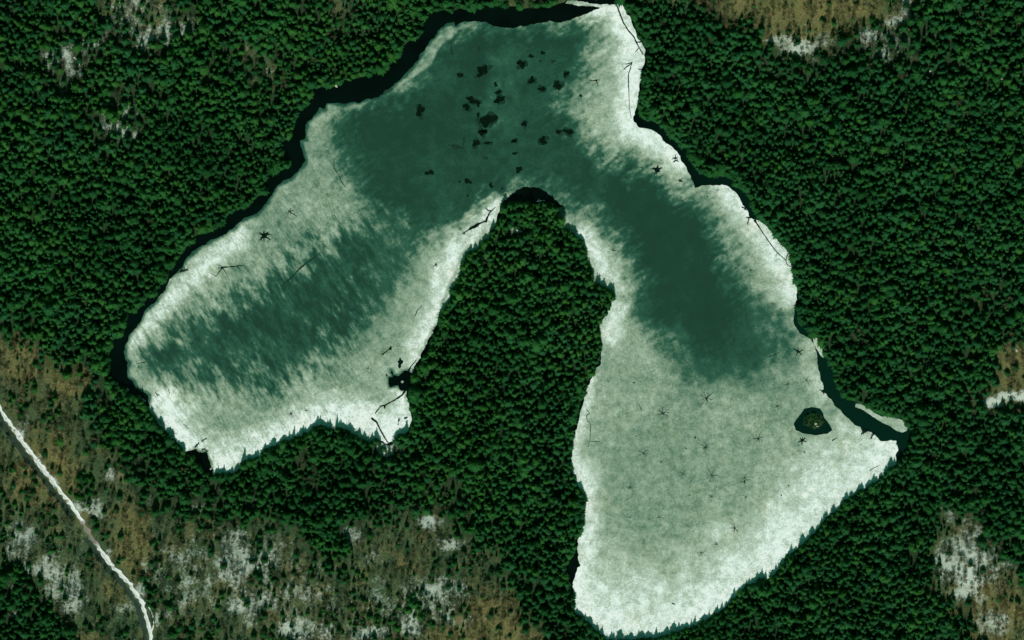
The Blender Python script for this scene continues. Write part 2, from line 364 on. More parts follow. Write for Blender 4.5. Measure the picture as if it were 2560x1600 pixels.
# a warm tint where the old ice is stained
col = mix_col(nt, math_node(nt, 'MULTIPLY', ramp(nt, noise_tex(nt, pos, .035, 4, .6), [(.52, (0, 0, 0)), (.70, (1, 1, 1))]), .38), col, mix_col(nt, 1.0, col, (1.12, .99, .90), 'MULTIPLY'))
nt.links.new(col, b.inputs['Base Color'])
b.inputs['Roughness'].default_value = .6
b.inputs['Specular IOR Level'].default_value = .2
bump = N(nt, 'ShaderNodeBump')
bump.inputs['Strength'].default_value = .35
bump.inputs['Distance'].default_value = .35
nt.links.new(n1, bump.inputs['Height'])
nt.links.new(bump.outputs[0], b.inputs['Normal'])

mat_water, nt, b = nodes_mat('open_water')
pos = tex_coord(nt)
sx = N(nt, 'ShaderNodeSeparateXYZ'); nt.links.new(pos, sx.inputs[0])
mr = N(nt, 'ShaderNodeMapRange'); nt.links.new(sx.outputs[0], mr.inputs[0]); mr.inputs[1].default_value = 120; mr.inputs[2].default_value = 300
nt.links.new(mix_col(nt, mr.outputs[0], ramp(nt, noise_tex(nt, pos, .03, 3), [(.35, (.0006, .0022, .0014)), (.7, (.0010, .0050, .0034))]), (.0016, .0160, .0095)), b.inputs['Base Color'])
b.inputs['Roughness'].default_value = .12
b.inputs['IOR'].default_value = 1.33
bump = N(nt, 'ShaderNodeBump')
bump.inputs['Strength'].default_value = .06
nt.links.new(noise_tex(nt, pos, .8, 3), bump.inputs['Height'])
nt.links.new(bump.outputs[0], b.inputs['Normal'])

mat_melt = simple('melt_water', (.0018, .0095, .0055), .35, .12, .4, .5)
mat_melt_rim = simple('melt_rim', (.0062, .036, .022), .5, .12, .4, .5)
mat_melt_thin = simple('thin_melt_water', (.008, .034, .022), .5, .15, .4, .5)

# ground: the attributes "open" (leafless wood) and "snowpatch"
mat_ground, nt, b = nodes_mat('forest_floor')
pos = tex_coord(nt)
a_open = N(nt, 'ShaderNodeAttribute', attribute_name='open').outputs['Fac']
a_snow = N(nt, 'ShaderNodeAttribute', attribute_name='snowpatch').outputs['Fac']
nf = noise_tex(nt, pos, .55, 5, .7)
nm = noise_tex(nt, pos, .05, 4, .6)
nl = noise_tex(nt, pos, .017, 3, .5)
floor = ramp(nt, nf, [(.3, (.012, .030, .012)), (.7, (.036, .062, .026))])
brown = ramp(nt, nm, [(.32, (.032, .068, .034)), (.48, (.062, .090, .042)), (.61, (.100, .106, .047)), (.73, (.150, .126, .053)), (.86, (.175, .118, .050))])
a_tan = N(nt, 'ShaderNodeAttribute', attribute_name='tan').outputs['Fac']
brown = mix_col(nt, a_tan, brown, ramp(nt, nm, [(.35, (.105, .112, .046)), (.65, (.175, .148, .062))]))
brown = mix_col(nt, ramp(nt, nf, [(.36, (0, 0, 0)), (.62, (1, 1, 1))]), mix_col(nt, 1.0, brown, (.50, .60, .50), 'MULTIPLY'), mix_col(nt, 1.0, brown, (1.5, 1.5, 1.45), 'MULTIPLY'))
base = mix_col(nt, a_open, floor, brown)
ns = noise_tex(nt, pos, .42, 6, .78, .6)
nsm = noise_tex(nt, pos, .055, 4, .65)
sv = math_node(nt, 'ADD', math_node(nt, 'MULTIPLY', ns, .85), math_node(nt, 'MULTIPLY', nsm, .75))
sv = math_node(nt, 'ADD', sv, math_node(nt, 'ADD', math_node(nt, 'MULTIPLY', a_snow, .43), math_node(nt, 'MULTIPLY', a_open, .05)))
sfac = ramp(nt, math_node(nt, 'SUBTRACT', sv, .52), [(.50, (0, 0, 0)), (.60, (.40, .40, .40)), (.70, (.75, .75, .75)), (.86, (1, 1, 1))])
colr = mix_col(nt, sfac, base, (.56, .63, .54))
nt.links.new(colr, b.inputs['Base Color'])
b.inputs['Roughness'].default_value = .95
b.inputs['Specular IOR Level'].default_value = .1
bump = N(nt, 'ShaderNodeBump')
bump.inputs['Strength'].default_value = .6
bump.inputs['Distance'].default_value = .5
nt.links.new(nf, bump.inputs['Height'])
nt.links.new(bump.outputs[0], b.inputs['Normal'])

mat_snow = simple('packed_snow', (.80, .82, .80), .7, .2, .10, .8)
mat_bark = simple('conifer_bark', (.055, .042, .03), .95, .1, .3, 2)
mat_hard = simple('grey_bark', (.14, .115, .08), .95, .1, .3, 2)
mat_birch = simple('pale_wood', (.62, .62, .55), .8, .2, .2, 1.5)
mat_rock = simple('pale_granite', (.46, .44, .38), .9, .2, .3, 1.2)
mat_log = simple('wet_wood', (.018, .026, .018), .8, .2, .4, 1.5)

def needle_mat(name, lo, hi):
    m, nt, b = nodes_mat(name)
    rnd = N(nt, 'ShaderNodeObjectInfo').outputs['Random']
    n = noise_tex(nt, tex_coord(nt), .9, 3)
    stand = noise_tex(nt, tex_coord(nt), .022, 3, .6)          # stands of different age and kind
    f = math_node(nt, 'ADD', math_node(nt, 'ADD', math_node(nt, 'MULTIPLY', rnd, .32), math_node(nt, 'MULTIPLY', n, .45)), math_node(nt, 'MULTIPLY', math_node(nt, 'SUBTRACT', stand, .40), 1.8))
    nt.links.new(ramp(nt, f, [(.2, lo), (.85, hi)]), b.inputs['Base Color'])
    b.inputs['Roughness'].default_value = .85
    b.inputs['Specular IOR Level'].default_value = .08
    # needles let some light through
    tr = N(nt, 'ShaderNodeBsdfTranslucent')
    nt.links.new(b.inputs['Base Color'].links[0].from_socket, tr.inputs['Color'])
    mx = N(nt, 'ShaderNodeMixShader'); mx.inputs[0].default_value = .46
    nt.links.new(b.outputs[0], mx.inputs[1]); nt.links.new(tr.outputs[0], mx.inputs[2])
    nt.links.new(mx.outputs[0], nt.nodes['Material Output'].inputs['Surface'])
    return m
NEEDLES = [needle_mat('dark_needles', (.012, .082, .020), (.027, .146, .038)),
           needle_mat('green_needles', (.017, .112, .023), (.040, .190, .045)),
           needle_mat('bright_needles', (.027, .134, .022), (.056, .212, .044)),
           needle_mat('blue_needles', (.014, .100, .030), (.034, .168, .055))]
mat_twig, nt, b = nodes_mat('bare_twigs')
rnd = N(nt, 'ShaderNodeObjectInfo').outputs['Random']
tw = math_node(nt, 'ADD', math_node(nt, 'MULTIPLY', noise_tex(nt, tex_coord(nt), .018, 4, .6), .85), math_node(nt, 'MULTIPLY', rnd, .22))
nt.links.new(ramp(nt, tw, [(.36, (.042, .088, .046)), (.52, (.076, .108, .054)), (.66, (.120, .126, .058)), (.80, (.170, .142, .062))]), b.inputs['Base Color'])
b.inputs['Roughness'].default_value = .95
b.inputs['Specular IOR Level'].default_value = .1
mat_twig_tan = simple('tan_twigs', (.165, .138, .062), .95, .1, .25, .1)
mat_shrub = needle_mat('bog_shrub_twigs', (.012, .075, .018), (.034, .135, .036))

# ------------------------------------------------------------------ object helpers
def mesh_obj(name, verts, faces, mat, parent=None, smooth=False, link=True):
    me = bpy.data.meshes.new(name)
    me.from_pydata(verts, [], faces)
    me.materials.append(mat)
    if smooth:
        me.polygons.foreach_set('use_smooth', [True] * len(me.polygons))
    o = bpy.data.objects.new(name, me)
    if link:
        C.objects.link(o)
    if parent is not None:
        o.parent = parent
    return o

def grid_mesh(name, X, Y, Z, mat, attrs):
    """regular sheet from 2-D arrays"""
    h, w = X.shape
    co = np.stack([X - 512.0, 320.0 - Y, Z], -1).reshape(-1, 3).astype(np.float32)
    idx = np.arange(h * w).reshape(h, w)
    f = np.stack([idx[:-1, :-1], idx[1:, :-1], idx[1:, 1:], idx[:-1, 1:]], -1).reshape(-1, 4).astype(np.int32)
    me = bpy.data.meshes.new(name)
    me.vertices.add(len(co)); me.vertices.foreach_set('co', co.ravel())
    me.loops.add(f.size); me.loops.foreach_set('vertex_index', f.ravel())
    me.polygons.add(len(f)); me.polygons.foreach_set('loop_start', np.arange(0, f.size, 4, dtype=np.int32))
    me.polygons.foreach_set('use_smooth', np.ones(len(f), bool))
    for k, v in attrs.items():
        a = me.attributes.new(k, 'FLOAT', 'POINT')
        a.data.foreach_set('value', np.asarray(v, np.float32).ravel())
    me.update(calc_edges=True); me.validate()
    me.materials.append(mat)
    o = bpy.data.objects.new(name, me)
    C.objects.link(o)
    return o

def tag(o, label=None, cat=None, group=None, kind=None):
    if label: o['label'] = label
    if cat: o['category'] = cat
    if group: o['group'] = group
    if kind: o['kind'] = kind
    return o

# ------------------------------------------------------------------ ground
M = 150
gx = np.arange(-M, 1024 + M + 1, 2.0); gy = np.arange(-M, 640 + M + 1, 2.0)
GX, GY = np.meshgrid(gx, gy)
gd = -sdf(GX, GY, POND).reshape(GX.shape)
gi = sdf(GX, GY, ISLET).reshape(GX.shape)
GZ = land_z(gd, GX, GY)
GZ = np.where(gi > -2.2, np.maximum(GZ, np.clip(gi + .6, -2, 1.2) * .35), GZ)
edge = np.minimum(np.minimum(GX + M, 1024 + M - GX), np.minimum(GY + M, 640 + M - GY))
GZ = np.where(edge < 30, GZ * np.clip(edge / 30, 0, 1), GZ)
TAN = [(808, -10, 120, 62), (985, 625, 50, 60), (1014, 368, 34, 36), (500, 640, 75, 50), (60, 350, 60, 50), (133, 540, 22, 40), (45, 470, 40, 40)]
def tan_at(x, y):
    m = np.zeros(np.shape(np.ravel(x)))
    for cx, cy, rx, ry in TAN:
        d = np.sqrt(((np.ravel(x) - cx) / rx) ** 2 + ((np.ravel(y) - cy) / ry) ** 2)
        m = np.maximum(m, 1 - sstep(.5, 1.2, d + (fbm(np.ravel(x), np.ravel(y), 14, 210) - .5) * .6))
    return m
ground = grid_mesh('ground', GX, GY, GZ, mat_ground,
                   {'tan': tan_at(GX, GY), 'open': in_open(GX, GY, .16), 'snowpatch': snow_mask(GX.ravel(), GY.ravel()) * (1 - sstep(-2, 0, -gd.ravel()))})
tag(ground, kind='structure')
def ground_z(x, y):
    fx = np.clip((np.asarray(x) + M) / 2.0, 0, len(gx) - 1.001); fy = np.clip((np.asarray(y) + M) / 2.0, 0, len(gy) - 1.001)
    ix = fx.astype(int); iy = fy.astype(int); u = fx - ix; v = fy - iy
    return (GZ[iy, ix] * (1 - u) + GZ[iy, ix + 1] * u) * (1 - v) + (GZ[iy + 1, ix] * (1 - u) + GZ[iy + 1, ix + 1] * u) * v

# the land goes on to the horizon beyond the modelled stretch
xo, yo, F = 512 + M, 320 + M, 15000
fv = [(-xo, -yo, 0), (xo, -yo, 0), (xo, yo, 0), (-xo, yo, 0), (-F, -F, -1), (F, -F, -1), (F, F, -1), (-F, F, -1)]
far = mesh_obj('terrain', fv, [(4, 5, 1, 0), (5, 6, 2, 1), (6, 7, 3, 2), (7, 4, 0, 3)], mat_ground)
tag(far, kind='structure')

# ------------------------------------------------------------------ water and ice
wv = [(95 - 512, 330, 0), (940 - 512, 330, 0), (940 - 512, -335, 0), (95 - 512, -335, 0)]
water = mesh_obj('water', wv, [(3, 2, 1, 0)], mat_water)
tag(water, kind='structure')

ix_ = np.arange(100, 916, 1.0); iy_ = np.arange(-12, 646, 1.0)
IX, IY = np.meshgrid(ix_, iy_)
shp = IX.shape
d_pond = sdf(IX, IY, POND).reshape(shp)
d_ice = sdf(IX, IY, ICE).reshape(shp)
d_lag = sdf(IX, IY, LAGOON).reshape(shp)
rag = (vnoise(IX, IY, 5, 41) - .5) * 1.8 + (vnoise(IX, IY, 2.2, 42) - .5) * 1.2
field = np.minimum(d_ice + rag, d_pond + 1.2)
# along the flanks of the peninsula the ice is fast to the shore
fast = ((IX > 556) & (IX < 622) & (IY > 207) & (IY < 312)) | ((IX > 436) & (IX < 497) & (IY > 210) & (IY < 322))
field = np.where(fast & (d_pond < 11), d_pond + 1.2, field)
field = np.minimum(field, -d_lag + rag * .3)

# whiteness of the ice
wxx = IX + (fbm(IX, IY, 26, 50) - .5) * 18 + (vnoise(IX, IY, 6, 54) - .5) * 7
wyy = IY + (fbm(IX, IY, 26, 60) - .5) * 18 + (vnoise(IX, IY, 6, 64) - .5) * 7
e1 = sdf(wxx, wyy, DARK1).reshape(shp); e2 = sdf(wxx, wyy, DARK2).reshape(shp); e3 = sdf(wxx, wyy, DARK3).reshape(shp); es = sdf(IX, IY, MID_STREAK).reshape(shp)
drift = vnoise((IX * .8 - IY * .6) / 3.2, IX * .6 + IY * .8, 3.2, 58) * .6 + vnoise((IX * .8 - IY * .6) / 3, IX * .6 + IY * .8, 1.6, 59) * .4
# wind streaks run from upper left to lower right over the western arm
ca, sa = math.cos(R(58)), math.sin(R(58))
su = IX * ca + IY * sa; sv_ = -IX * sa + IY * ca
streak = .40 * vnoise(su / 3.6, sv_, 6.0, 80) + .32 * vnoise(su / 3.0, sv_, 2.8, 81) + .28 * vnoise(su / 2.4, sv_, 1.5, 83)
streak = np.clip((streak - .5) * 1.9 + .5, 0, 1)
streak2 = .55 * vnoise(su / 2.8, sv_, 8, 82) + .45 * vnoise(su / 2.6, sv_, 3, 85)
dark = sstep(-27, 18, e1 + (drift - .5) * 26 - 26 * np.clip(streak2 - .45, 0, 1) * 2.2 * sstep(-12, 10, es) + (vnoise(IX, IY, 2.6, 56) - .5) * 9 + (vnoise(IX, IY, 10, 57) - .5) * 10)
west = sstep(400, 330, IX) * sstep(150, 210, IY)
k2 = sstep(-27, 20, e2 - 4 + (.5 - streak) * 27 * west + (vnoise(IX, IY, 9, 84) - .5) * 14)
ksx = sstep(-14, 12, es + (streak2 - .5) * 34) * .85
k3 = sstep(-30, 34, e3 + (fbm(IX, IY, 24, 90) - .5) * 50 + (vnoise(IX, IY, 5, 91) - .5) * 12) * .80
base_w = .585 + (fbm(IX, IY, 34, 92) - .5) * .16 + (vnoise(IX, IY, 4, 95) - .5) * .06
base_w = base_w - .065 * sstep(200, 420, IY) * sstep(560, 640, IX) - .075 * sstep(440, 330, IX)
white = np.zeros(shp)
for line, wd, s in WHITE:
    dl, _ = seg_dist(IX, IY, line, False)
    dl = dl.reshape(shp) + (fbm(IX, IY, 14, 97) - .5) * wd * .9 + (vnoise(IX, IY, 3, 98) - .5) * 5
    white = np.maximum(white, s * (1 - sstep(wd * .05, wd * 1.6, dl)))
snow = base_w + white * .42
snow += (streak - .5) * .13 * west * sstep(-70, -10, e2)
dk = 1 - (1 - dark * .97) * (1 - k2 * (.94 - .25 * sstep(-14, 12, es) * sstep(.25, .8, streak))) * (1 - ksx * (.80 - .50 * streak)) * (1 - k3)
teal = .150 + .045 * west + (fbm(IX, IY, 40, 100) - .5) * .13 + (vnoise(IX, IY, 9, 104) - .5) * .05 + (streak - .5) * .20 * west * sstep(-40, 0, e2)
# a paler net of frost round the melt holes, upper middle
frost = np.exp(-(((IX - 497) / 34) ** 2 + ((IY - 95) / 48) ** 2)) * (fbm(IX, IY, 15, 110) - .32) * .42
teal = teal + frost
teal = teal - .06 * np.exp(-(((IX - 690) / 60) ** 2 + ((IY - 265) / 80) ** 2)) * 1.0
snow = snow * (1 - dk) + teal * dk
# pale strip along the edge of the open water in the north-west
st, _ = seg_dist(IX, IY, V(1066, 70, 1040, 95, 1000, 150, 960, 185, 935, 205), False)
st = st.reshape(shp)
snow = np.maximum(snow, (.52 + (vnoise(IX, IY, 5, 120) - .5) * .25) * (1 - sstep(2.5, 10, st + (vnoise(IX, IY, 6, 121) - .5) * 6)))
# water-soaked rim where the ice meets open water
rim = sstep(0, 4.5, d_ice + (vnoise(IX, IY, 7, 122) - .5) * 3) + sstep(6, 2, d_pond)
north_west = sstep(520, 420, IX)
snow = snow * (1 - north_west * .55 * (1 - np.clip(rim, 0, 1)))
snow = np.clip(snow, .02, 1.0)

def marching(field, X, Y, zt, zb):
    """cut the sheet field > 0 out of the grid; top faces and a vertical rim"""
    h, w = field.shape
    ins = field > 0
    vid = -np.ones((h, w), np.int64)
    full = ins[:-1, :-1] & ins[1:, :-1] & ins[1:, 1:] & ins[:-1, 1:]
    anyc = ins[:-1, :-1] | ins[1:, :-1] | ins[1:, 1:] | ins[:-1, 1:]
    ys, xs = np.nonzero(ins)
    vid[ys, xs] = np.arange(len(ys))
    co = [(X[a, b_], Y[a, b_]) for a, b_ in zip(ys, xs)]
    src = list(zip(ys.tolist(), xs.tolist(), ys.tolist(), xs.tolist(), [0.0] * len(ys)))
    faces = []
    fy, fx = np.nonzero(full)
    q = np.stack([vid[fy, fx], vid[fy + 1, fx], vid[fy + 1, fx + 1], vid[fy, fx + 1]], 1)
    faces = [tuple(r) for r in q.tolist()]
    rim = []
    cuts = {}
    def cut(p, q):
        key = (p, q) if p < q else (q, p)
        if key not in cuts:
            (a, b_), (c, d) = key
            t = field[a, b_] / (field[a, b_] - field[c, d])
            cuts[key] = len(co)
            co.append((X[a, b_] + (X[c, d] - X[a, b_]) * t, Y[a, b_] + (Y[c, d] - Y[a, b_]) * t))
            src.append((a, b_, c, d, t))
        return cuts[key]
    my, mx = np.nonzero(anyc & ~full)
    for a, b_ in zip(my.tolist(), mx.tolist()):
        cs = [(a, b_), (a + 1, b_), (a + 1, b_ + 1), (a, b_ + 1)]
        poly = []; tagp = []
        for i in range(4):
            p, q_ = cs[i], cs[(i + 1) % 4]
            if ins[p]:
                poly.append(int(vid[p])); tagp.append(0)
            if ins[p] != ins[q_]:
                poly.append(cut(p, q_)); tagp.append(1)
        if len(poly) >= 3:
            faces.append(tuple(poly))
        m = len(poly)
        for i in range(m):
            if tagp[i] and tagp[(i + 1) % m]:
                rim.append((poly[i], poly[(i + 1) % m]))
    n = len(co)
    verts = [(x - 512.0, 320.0 - y, zt) for x, y in co]
    low = {}
    for e in rim:
        for k in e:
            if k not in low:
                low[k] = len(verts)
                verts.append((co[k][0] - 512.0, 320.0 - co[k][1], zb))
                src.append(src[k])
    faces += [(a, low[a], low[b_], b_) for a, b_ in rim]
    return verts, faces, src

def sample(arr, src):
    s = np.array(src)
    a = arr[s[:, 0].astype(int), s[:, 1].astype(int)]; b_ = arr[s[:, 2].astype(int), s[:, 3].astype(int)]
    return a * (1 - s[:, 4]) + b_ * s[:, 4]

ICE_Z = .30
iv, ifc, isrc = marching(field, IX, IY, ICE_Z, -.1)
ice = mesh_obj('ice_sheet', iv, ifc, mat_ice, smooth=False)
a = ice.data.attributes.new('snow', 'FLOAT', 'POINT')
a.data.foreach_set('value', sample(snow, isrc).astype(np.float32))
a = ice.data.attributes.new('streaky', 'FLOAT', 'POINT')
a.data.foreach_set('value', sample(west, isrc).astype(np.float32))
tag(ice, kind='structure')

def flat_attr(o, name, value):
    a = o.data.attributes.new(name, 'FLOAT', 'POINT')
    a.data.foreach_set('value', np.full(len(o.data.vertices), value, np.float32) + (rng.random(len(o.data.vertices)).astype(np.float32) - .5) * .08)

def slab(name, pts, zt, zb, mat, parent=None, jag=.3):
    """a floating plate of ice with broken edges"""
    ring = []
    n = len(pts)
    for i in range(n):
        ax, ay = pts[i]; bx, by = pts[(i + 1) % n]
        L = math.hypot(bx - ax, by - ay); m = max(1, int(L / 1.2))
        for k in range(m):
            t = k / m
            ring.append((ax + (bx - ax) * t + random.uniform(-jag, jag), ay + (by - ay) * t + random.uniform(-jag, jag)))
    cx = sum(p[0] for p in ring) / len(ring); cy = sum(p[1] for p in ring) / len(ring)
    X, Y = w2((cx, cy))
    m = len(ring)
    v = [(*[c - o_ for c, o_ in zip(w2(p), (X, Y))], zt) for p in ring] + [(*[c - o_ for c, o_ in zip(w2(p), (X, Y))], zb) for p in ring]
    f = [tuple(range(m))[::-1]] + [(i, (i + 1) % m, m + (i + 1) % m, m + i) for i in range(m)]
    o = mesh_obj(name, v, f, mat, parent)
    o.location = (X, Y, 0)
    return o

# loose plates of ice drifting in the open water
for pts, val, lab in [
    (T(768, 320, 422, 170, 452, 160, 490, 200, 515, 270, 538, 330, 525, 358, 500, 340, 470, 290, 440, 240), .70, 'small slim pale ice floe against the east shore above the open channel'),
    (T(768, 320, 830, 790, 880, 795, 960, 840, 1010, 880, 1080, 915, 1120, 908, 1190, 918, 1280, 950, 1320, 1010, 1310, 1045, 1270, 1065, 1210, 1045, 1150, 1000, 1080, 970, 1000, 920, 900, 850, 822, 820), .64,
     'long grey ice floe lying along the far bank of the dark channel near the islet'),
    (T(256, 320, 1300, 460, 1340, 455, 1372, 478, 1360, 510, 1335, 528, 1305, 512, 1292, 485), .66, 'rounded pale ice floe held in the dark melt pool west of the peninsula'),
    (T(256, 320, 1368, 580, 1390, 572, 1398, 586, 1378, 598), .6, 'tiny ice cake floating in the dark pool west of the peninsula'),
]:
    o = slab('ice_floe', pts, .22, -.1, mat_ice, None, .18)
    flat_attr(o, 'snow', val)
    tag(o, lab, 'ice floe', 'loose ice floes')

# ------------------------------------------------------------------ melt pools, cracks and melt stars: parts of the ice sheet
zlev = [0]
def nextz():
    zlev[0] += 1
    return ICE_Z + .012 + .0004 * zlev[0]

def blob(name, cx, cy, rx, ry, mat, label=None, rot=0.0):
    """water standing in a ragged hole of the ice"""
    n = 26
    ph = [random.uniform(0, 6.28) for _ in range(5)]
    am = [.24, .18, .13, .09, .08]
    X, Y = w2((cx, cy)); z = nextz()
    v = [(0, 0, 0)]
    for i in range(n):
        a = i / n * 2 * math.pi
        k = 1 + sum(am[j] * math.sin((j + 2) * a + ph[j]) for j in range(5)) + random.uniform(-.045, .045)
        x, y = rx * k * math.cos(a), ry * k * math.sin(a)
        v.append((x * math.cos(rot) - y * math.sin(rot), x * math.sin(rot) + y * math.cos(rot), 0))
    f = [(0, 1 + i, 1 + (i + 1) % n) for i in range(n)]
    o = mesh_obj(name, v, f, mat, ice)
    o.location = (X, Y, z)
    if label: o['label'] = label
    return o

def ribbon_geo(pts, wds, v, f, ox, oy, z, jag=.15):
    P = []; Wd = []
    for i in range(len(pts) - 1):
        (ax, ay), (bx, by) = pts[i], pts[i + 1]
        L = math.hypot(bx - ax, by - ay); m = max(1, int(L / 1.6))
        for k in range(m):
            t = k / m
            P.append((ax + (bx - ax) * t + (random.uniform(-jag, jag) if k else 0), ay + (by - ay) * t + (random.uniform(-jag, jag) if k else 0)))
            Wd.append((wds[i] + (wds[i + 1] - wds[i]) * t) * random.uniform(.75, 1.25))
    P.append(pts[-1]); Wd.append(wds[-1])
    s = len(v)
    for i, (x, y) in enumerate(P):
        a = P[max(0, i - 1)]; b_ = P[min(len(P) - 1, i + 1)]
        dx, dy = b_[0] - a[0], b_[1] - a[1]; L = math.hypot(dx, dy) + 1e-9
        nx, ny = -dy / L * Wd[i] / 2, dx / L * Wd[i] / 2
        v.append((x + nx - 512 - ox, 320 - y - ny - oy, z)); v.append((x - nx - 512 - ox, 320 - y + ny - oy, z))
    for i in range(len(P) - 1):
        f.append((s + 2 * i, s + 2 * i + 2, s + 2 * i + 3, s + 2 * i + 1))

mat_star = simple('slush_channel', (.040, .085, .058), .5, .12, .35, .8)
mat_star_dark = simple('wet_slush_channel', (.012, .038, .025), .5, .12, .35, .8)
def crack(pts, wds, label=None, mat=None, name='ice_crack'):
    z = nextz(); X, Y = w2(pts[0])
    v, f = [], []
    ribbon_geo(pts, wds, v, f, X, Y, 0)
    o = mesh_obj(name, v, f, mat or mat_melt, ice)
    o.location = (X, Y, z)
    if label: o['label'] = label
    return o

def star(cx, cy, r, thick, n, mat, label=None, core=.0):
    """channels of meltwater running together into a drain hole"""
    X, Y = w2((cx, cy)); z = nextz()
    v, f = [], []
    a0 = random.uniform(0, 6.28)
    for k in range(n):
        a = a0 + k / n * 6.283 + random.uniform(-.25, .25)
        L = r * random.uniform(.55, 1.15)
        p = [(cx, cy)]; th = a
        for s in range(1, 5):
            th += random.uniform(-.22, .22)
            q = p[-1]; p.append((q[0] + math.cos(th) * L / 4, q[1] + math.sin(th) * L / 4))
        ribbon_geo(p, [thick, thick * .8, thick * .55, thick * .35, thick * .12], v, f, X, Y, .0002 * k, .1)
        if random.random() < .6:
            q = p[2]; th2 = th + random.choice((-.7, .7))
            ribbon_geo([q, (q[0] + math.cos(th2) * L * .4, q[1] + math.sin(th2) * L * .4)], [thick * .5, thick * .1], v, f, X, Y, .0002 * k + .0001, .05)
    if core:
        s = len(v); m = 12
        v.append((0, 0, .004))
        for i in range(m):
            k = core * random.uniform(.7, 1.25)
            v.append((k * math.cos(i / m * 6.283), k * math.sin(i / m * 6.283), .004))
        f += [(s, s + 1 + i, s + 1 + (i + 1) % m) for i in range(m)]
    o = mesh_obj('melt_star', v, f, mat, ice)
    o.location = (X, Y, z)
    if label: o['label'] = label
    return o

POOLS = [(935, 660, 62, 40, .55), (905, 705, 40, 20, .6), (720, 710, 30, 22, .2), (1300, 605, 42, 40, 0), (1390, 530, 24, 22, 0), (1500, 500, 22, 21, 0), (1475, 575, 12, 9, 0), (1395, 760, 36, 33, 0), (1720, 700, 30, 26, .6),
         (1495, 840, 34, 28, 0), (1640, 805, 42, 40, 0), (1055, 800, 20, 24, 0), (1080, 875, 30, 24, 0), (1090, 940, 48, 36, .5), (340, 1045, 42, 55, 0), (780, 1010, 38, 30, 0), (840, 950, 55, 36, -.4), (890, 990, 24, 20, 0),
         (980, 1135, 76, 66, .4), (890, 1085, 20, 22, 0), (930, 1250, 40, 36, .7), (868, 1352, 34, 38, 0), (980, 1350, 48, 11, .1), (1230, 1330, 36, 15, .5), (1500, 1330, 42, 36, 0), (1325, 1170, 26, 30, 0), (1650, 1245, 26, 22, 0),
         (1745, 1245, 45, 30, -.2), (1235, 1450, 24, 17, 0), (1650, 885, 8, 8, 0)]
for cx, cy, rx, ry, rot in POOLS:
    (px, py), = T(384, 0, cx, cy)
    if rx > 25: blob('melt_rim', px + .4, py + .3, rx / 9.45 * 1.08 + .3, ry / 9.45 * 1.1 + .3, mat_melt_rim, None, rot)
    blob('melt_pool', px, py, rx / 10.4, ry / 10.4, mat_melt, None, rot)
for cx, cy, rx, ry in [(640, 480, 14, 42), (1600, 580, 30, 12), (900, 460, 14, 18), (690, 1390, 60, 22), (755, 1330, 14, 34), (960, 1490, 26, 14)]:
    (px, py), = T(384, 0, cx, cy)
    blob('melt_pool', px, py, rx / 9.45, ry / 9.45, mat_melt_thin, None, 0)
for ox, oy, cx, cy, rx, ry in [(256, 160, 1640, 120, 40, 24), (256, 160, 2000, 200, 28, 28), (256, 160, 2220, 240, 20, 23), (256, 160, 2000, 340, 9, 11), (256, 160, 2325, 270, 12, 9), (256, 160, 1925, 205, 10, 9), (512, 160, 65, 90, 36, 26),
                               (256, 320, 1362, 405, 26, 38), (256, 320, 1235, 522, 10, 10), (256, 320, 1270, 268, 18, 14), (256, 320, 1350, 945, 9, 20), (256, 320, 1415, 925, 16, 11), (256, 320, 1345, 985, 6, 8), (256, 320, 1060, 455, 8, 7),
                               (256, 320, 1215, 822, 12, 12), (512, 320, 1152, 592, 9, 9), (512, 320, 1175, 1097, 7, 6), (512, 320, 1730, 1110, 9, 9), (512, 480, 1115, 353, 8, 6), (512, 480, 1930, 65, 6, 6), (512, 480, 1525, 1170, 14, 8), (512, 320, 1645, 1212, 8, 7),
                               (256, 320, 590, 915, 6, 6), (768, 480, 125, 145, 8, 7), (768, 480, 195, 55, 8, 7)]:
    (px, py), = T(ox, oy, cx, cy)
    blob('melt_pool', px, py, rx / 9.45, ry / 9.45, mat_melt, None, 0)
STARS = [(512, 320, 1425, 880, 105, .95, 11, 1), (512, 320, 1840, 740, 95, 1.25, 9, 1), (512, 320, 1245, 1260, 55, .8, 9, 1), (512, 320, 1830, 1205, 52, .95, 8, 1), (512, 320, 2330, 1120, 55, 1.05, 9, 1), (512, 320, 1615, 1455, 52, .8, 9, 0),
         (512, 320, 1890, 1470, 80, .95, 9, 0), (512, 320, 2200, 1490, 52, .75, 8, 0), (512, 320, 1410, 1340, 24, .8, 6, 0), (512, 480, 1115, 70, 40, 1.0, 8, 0), (512, 480, 2195, 15, 45, .9, 7, 1), (512, 480, 1885, 155, 42, .7, 9, 0), (512, 480, 1390, 350, 46, .65, 9, 0),
         (512, 480, 2105, 455, 62, .9, 10, 1), (512, 480, 1790, 690, 55, .7, 11, 0), (512, 480, 1930, 605, 36, .7, 7, 0), (512, 480, 2210, 160, 34, .6, 8, 0), (512, 480, 1680, 145, 26, .6, 6, 0), (768, 320, 185, 605, 46, .75, 8, 0), (768, 320, 365, 570, 38, .8, 6, 0), (768, 320, 85, 815, 42, .85, 9, 0),
         (768, 320, 345, 1250, 18, .8, 5, 0), (512, 160, 2255, 1040, 26, .9, 8, 0), (256, 160, 320, 485, 46, 1.0, 7, 1), (256, 160, 1965, 690, 24, 1.1, 6, 1), (256, 320, 330, 885, 26, 1.3, 5, 1), (256, 320, 475, 855, 14, 1.2, 4, 1),
         (720, 160, 500, 1360, 26, .6, 6, 0), (720, 160, 575, 1410, 24, .6, 6, 0), (512, 160, 1845, 345, 10, 1.2, 4, 1)]
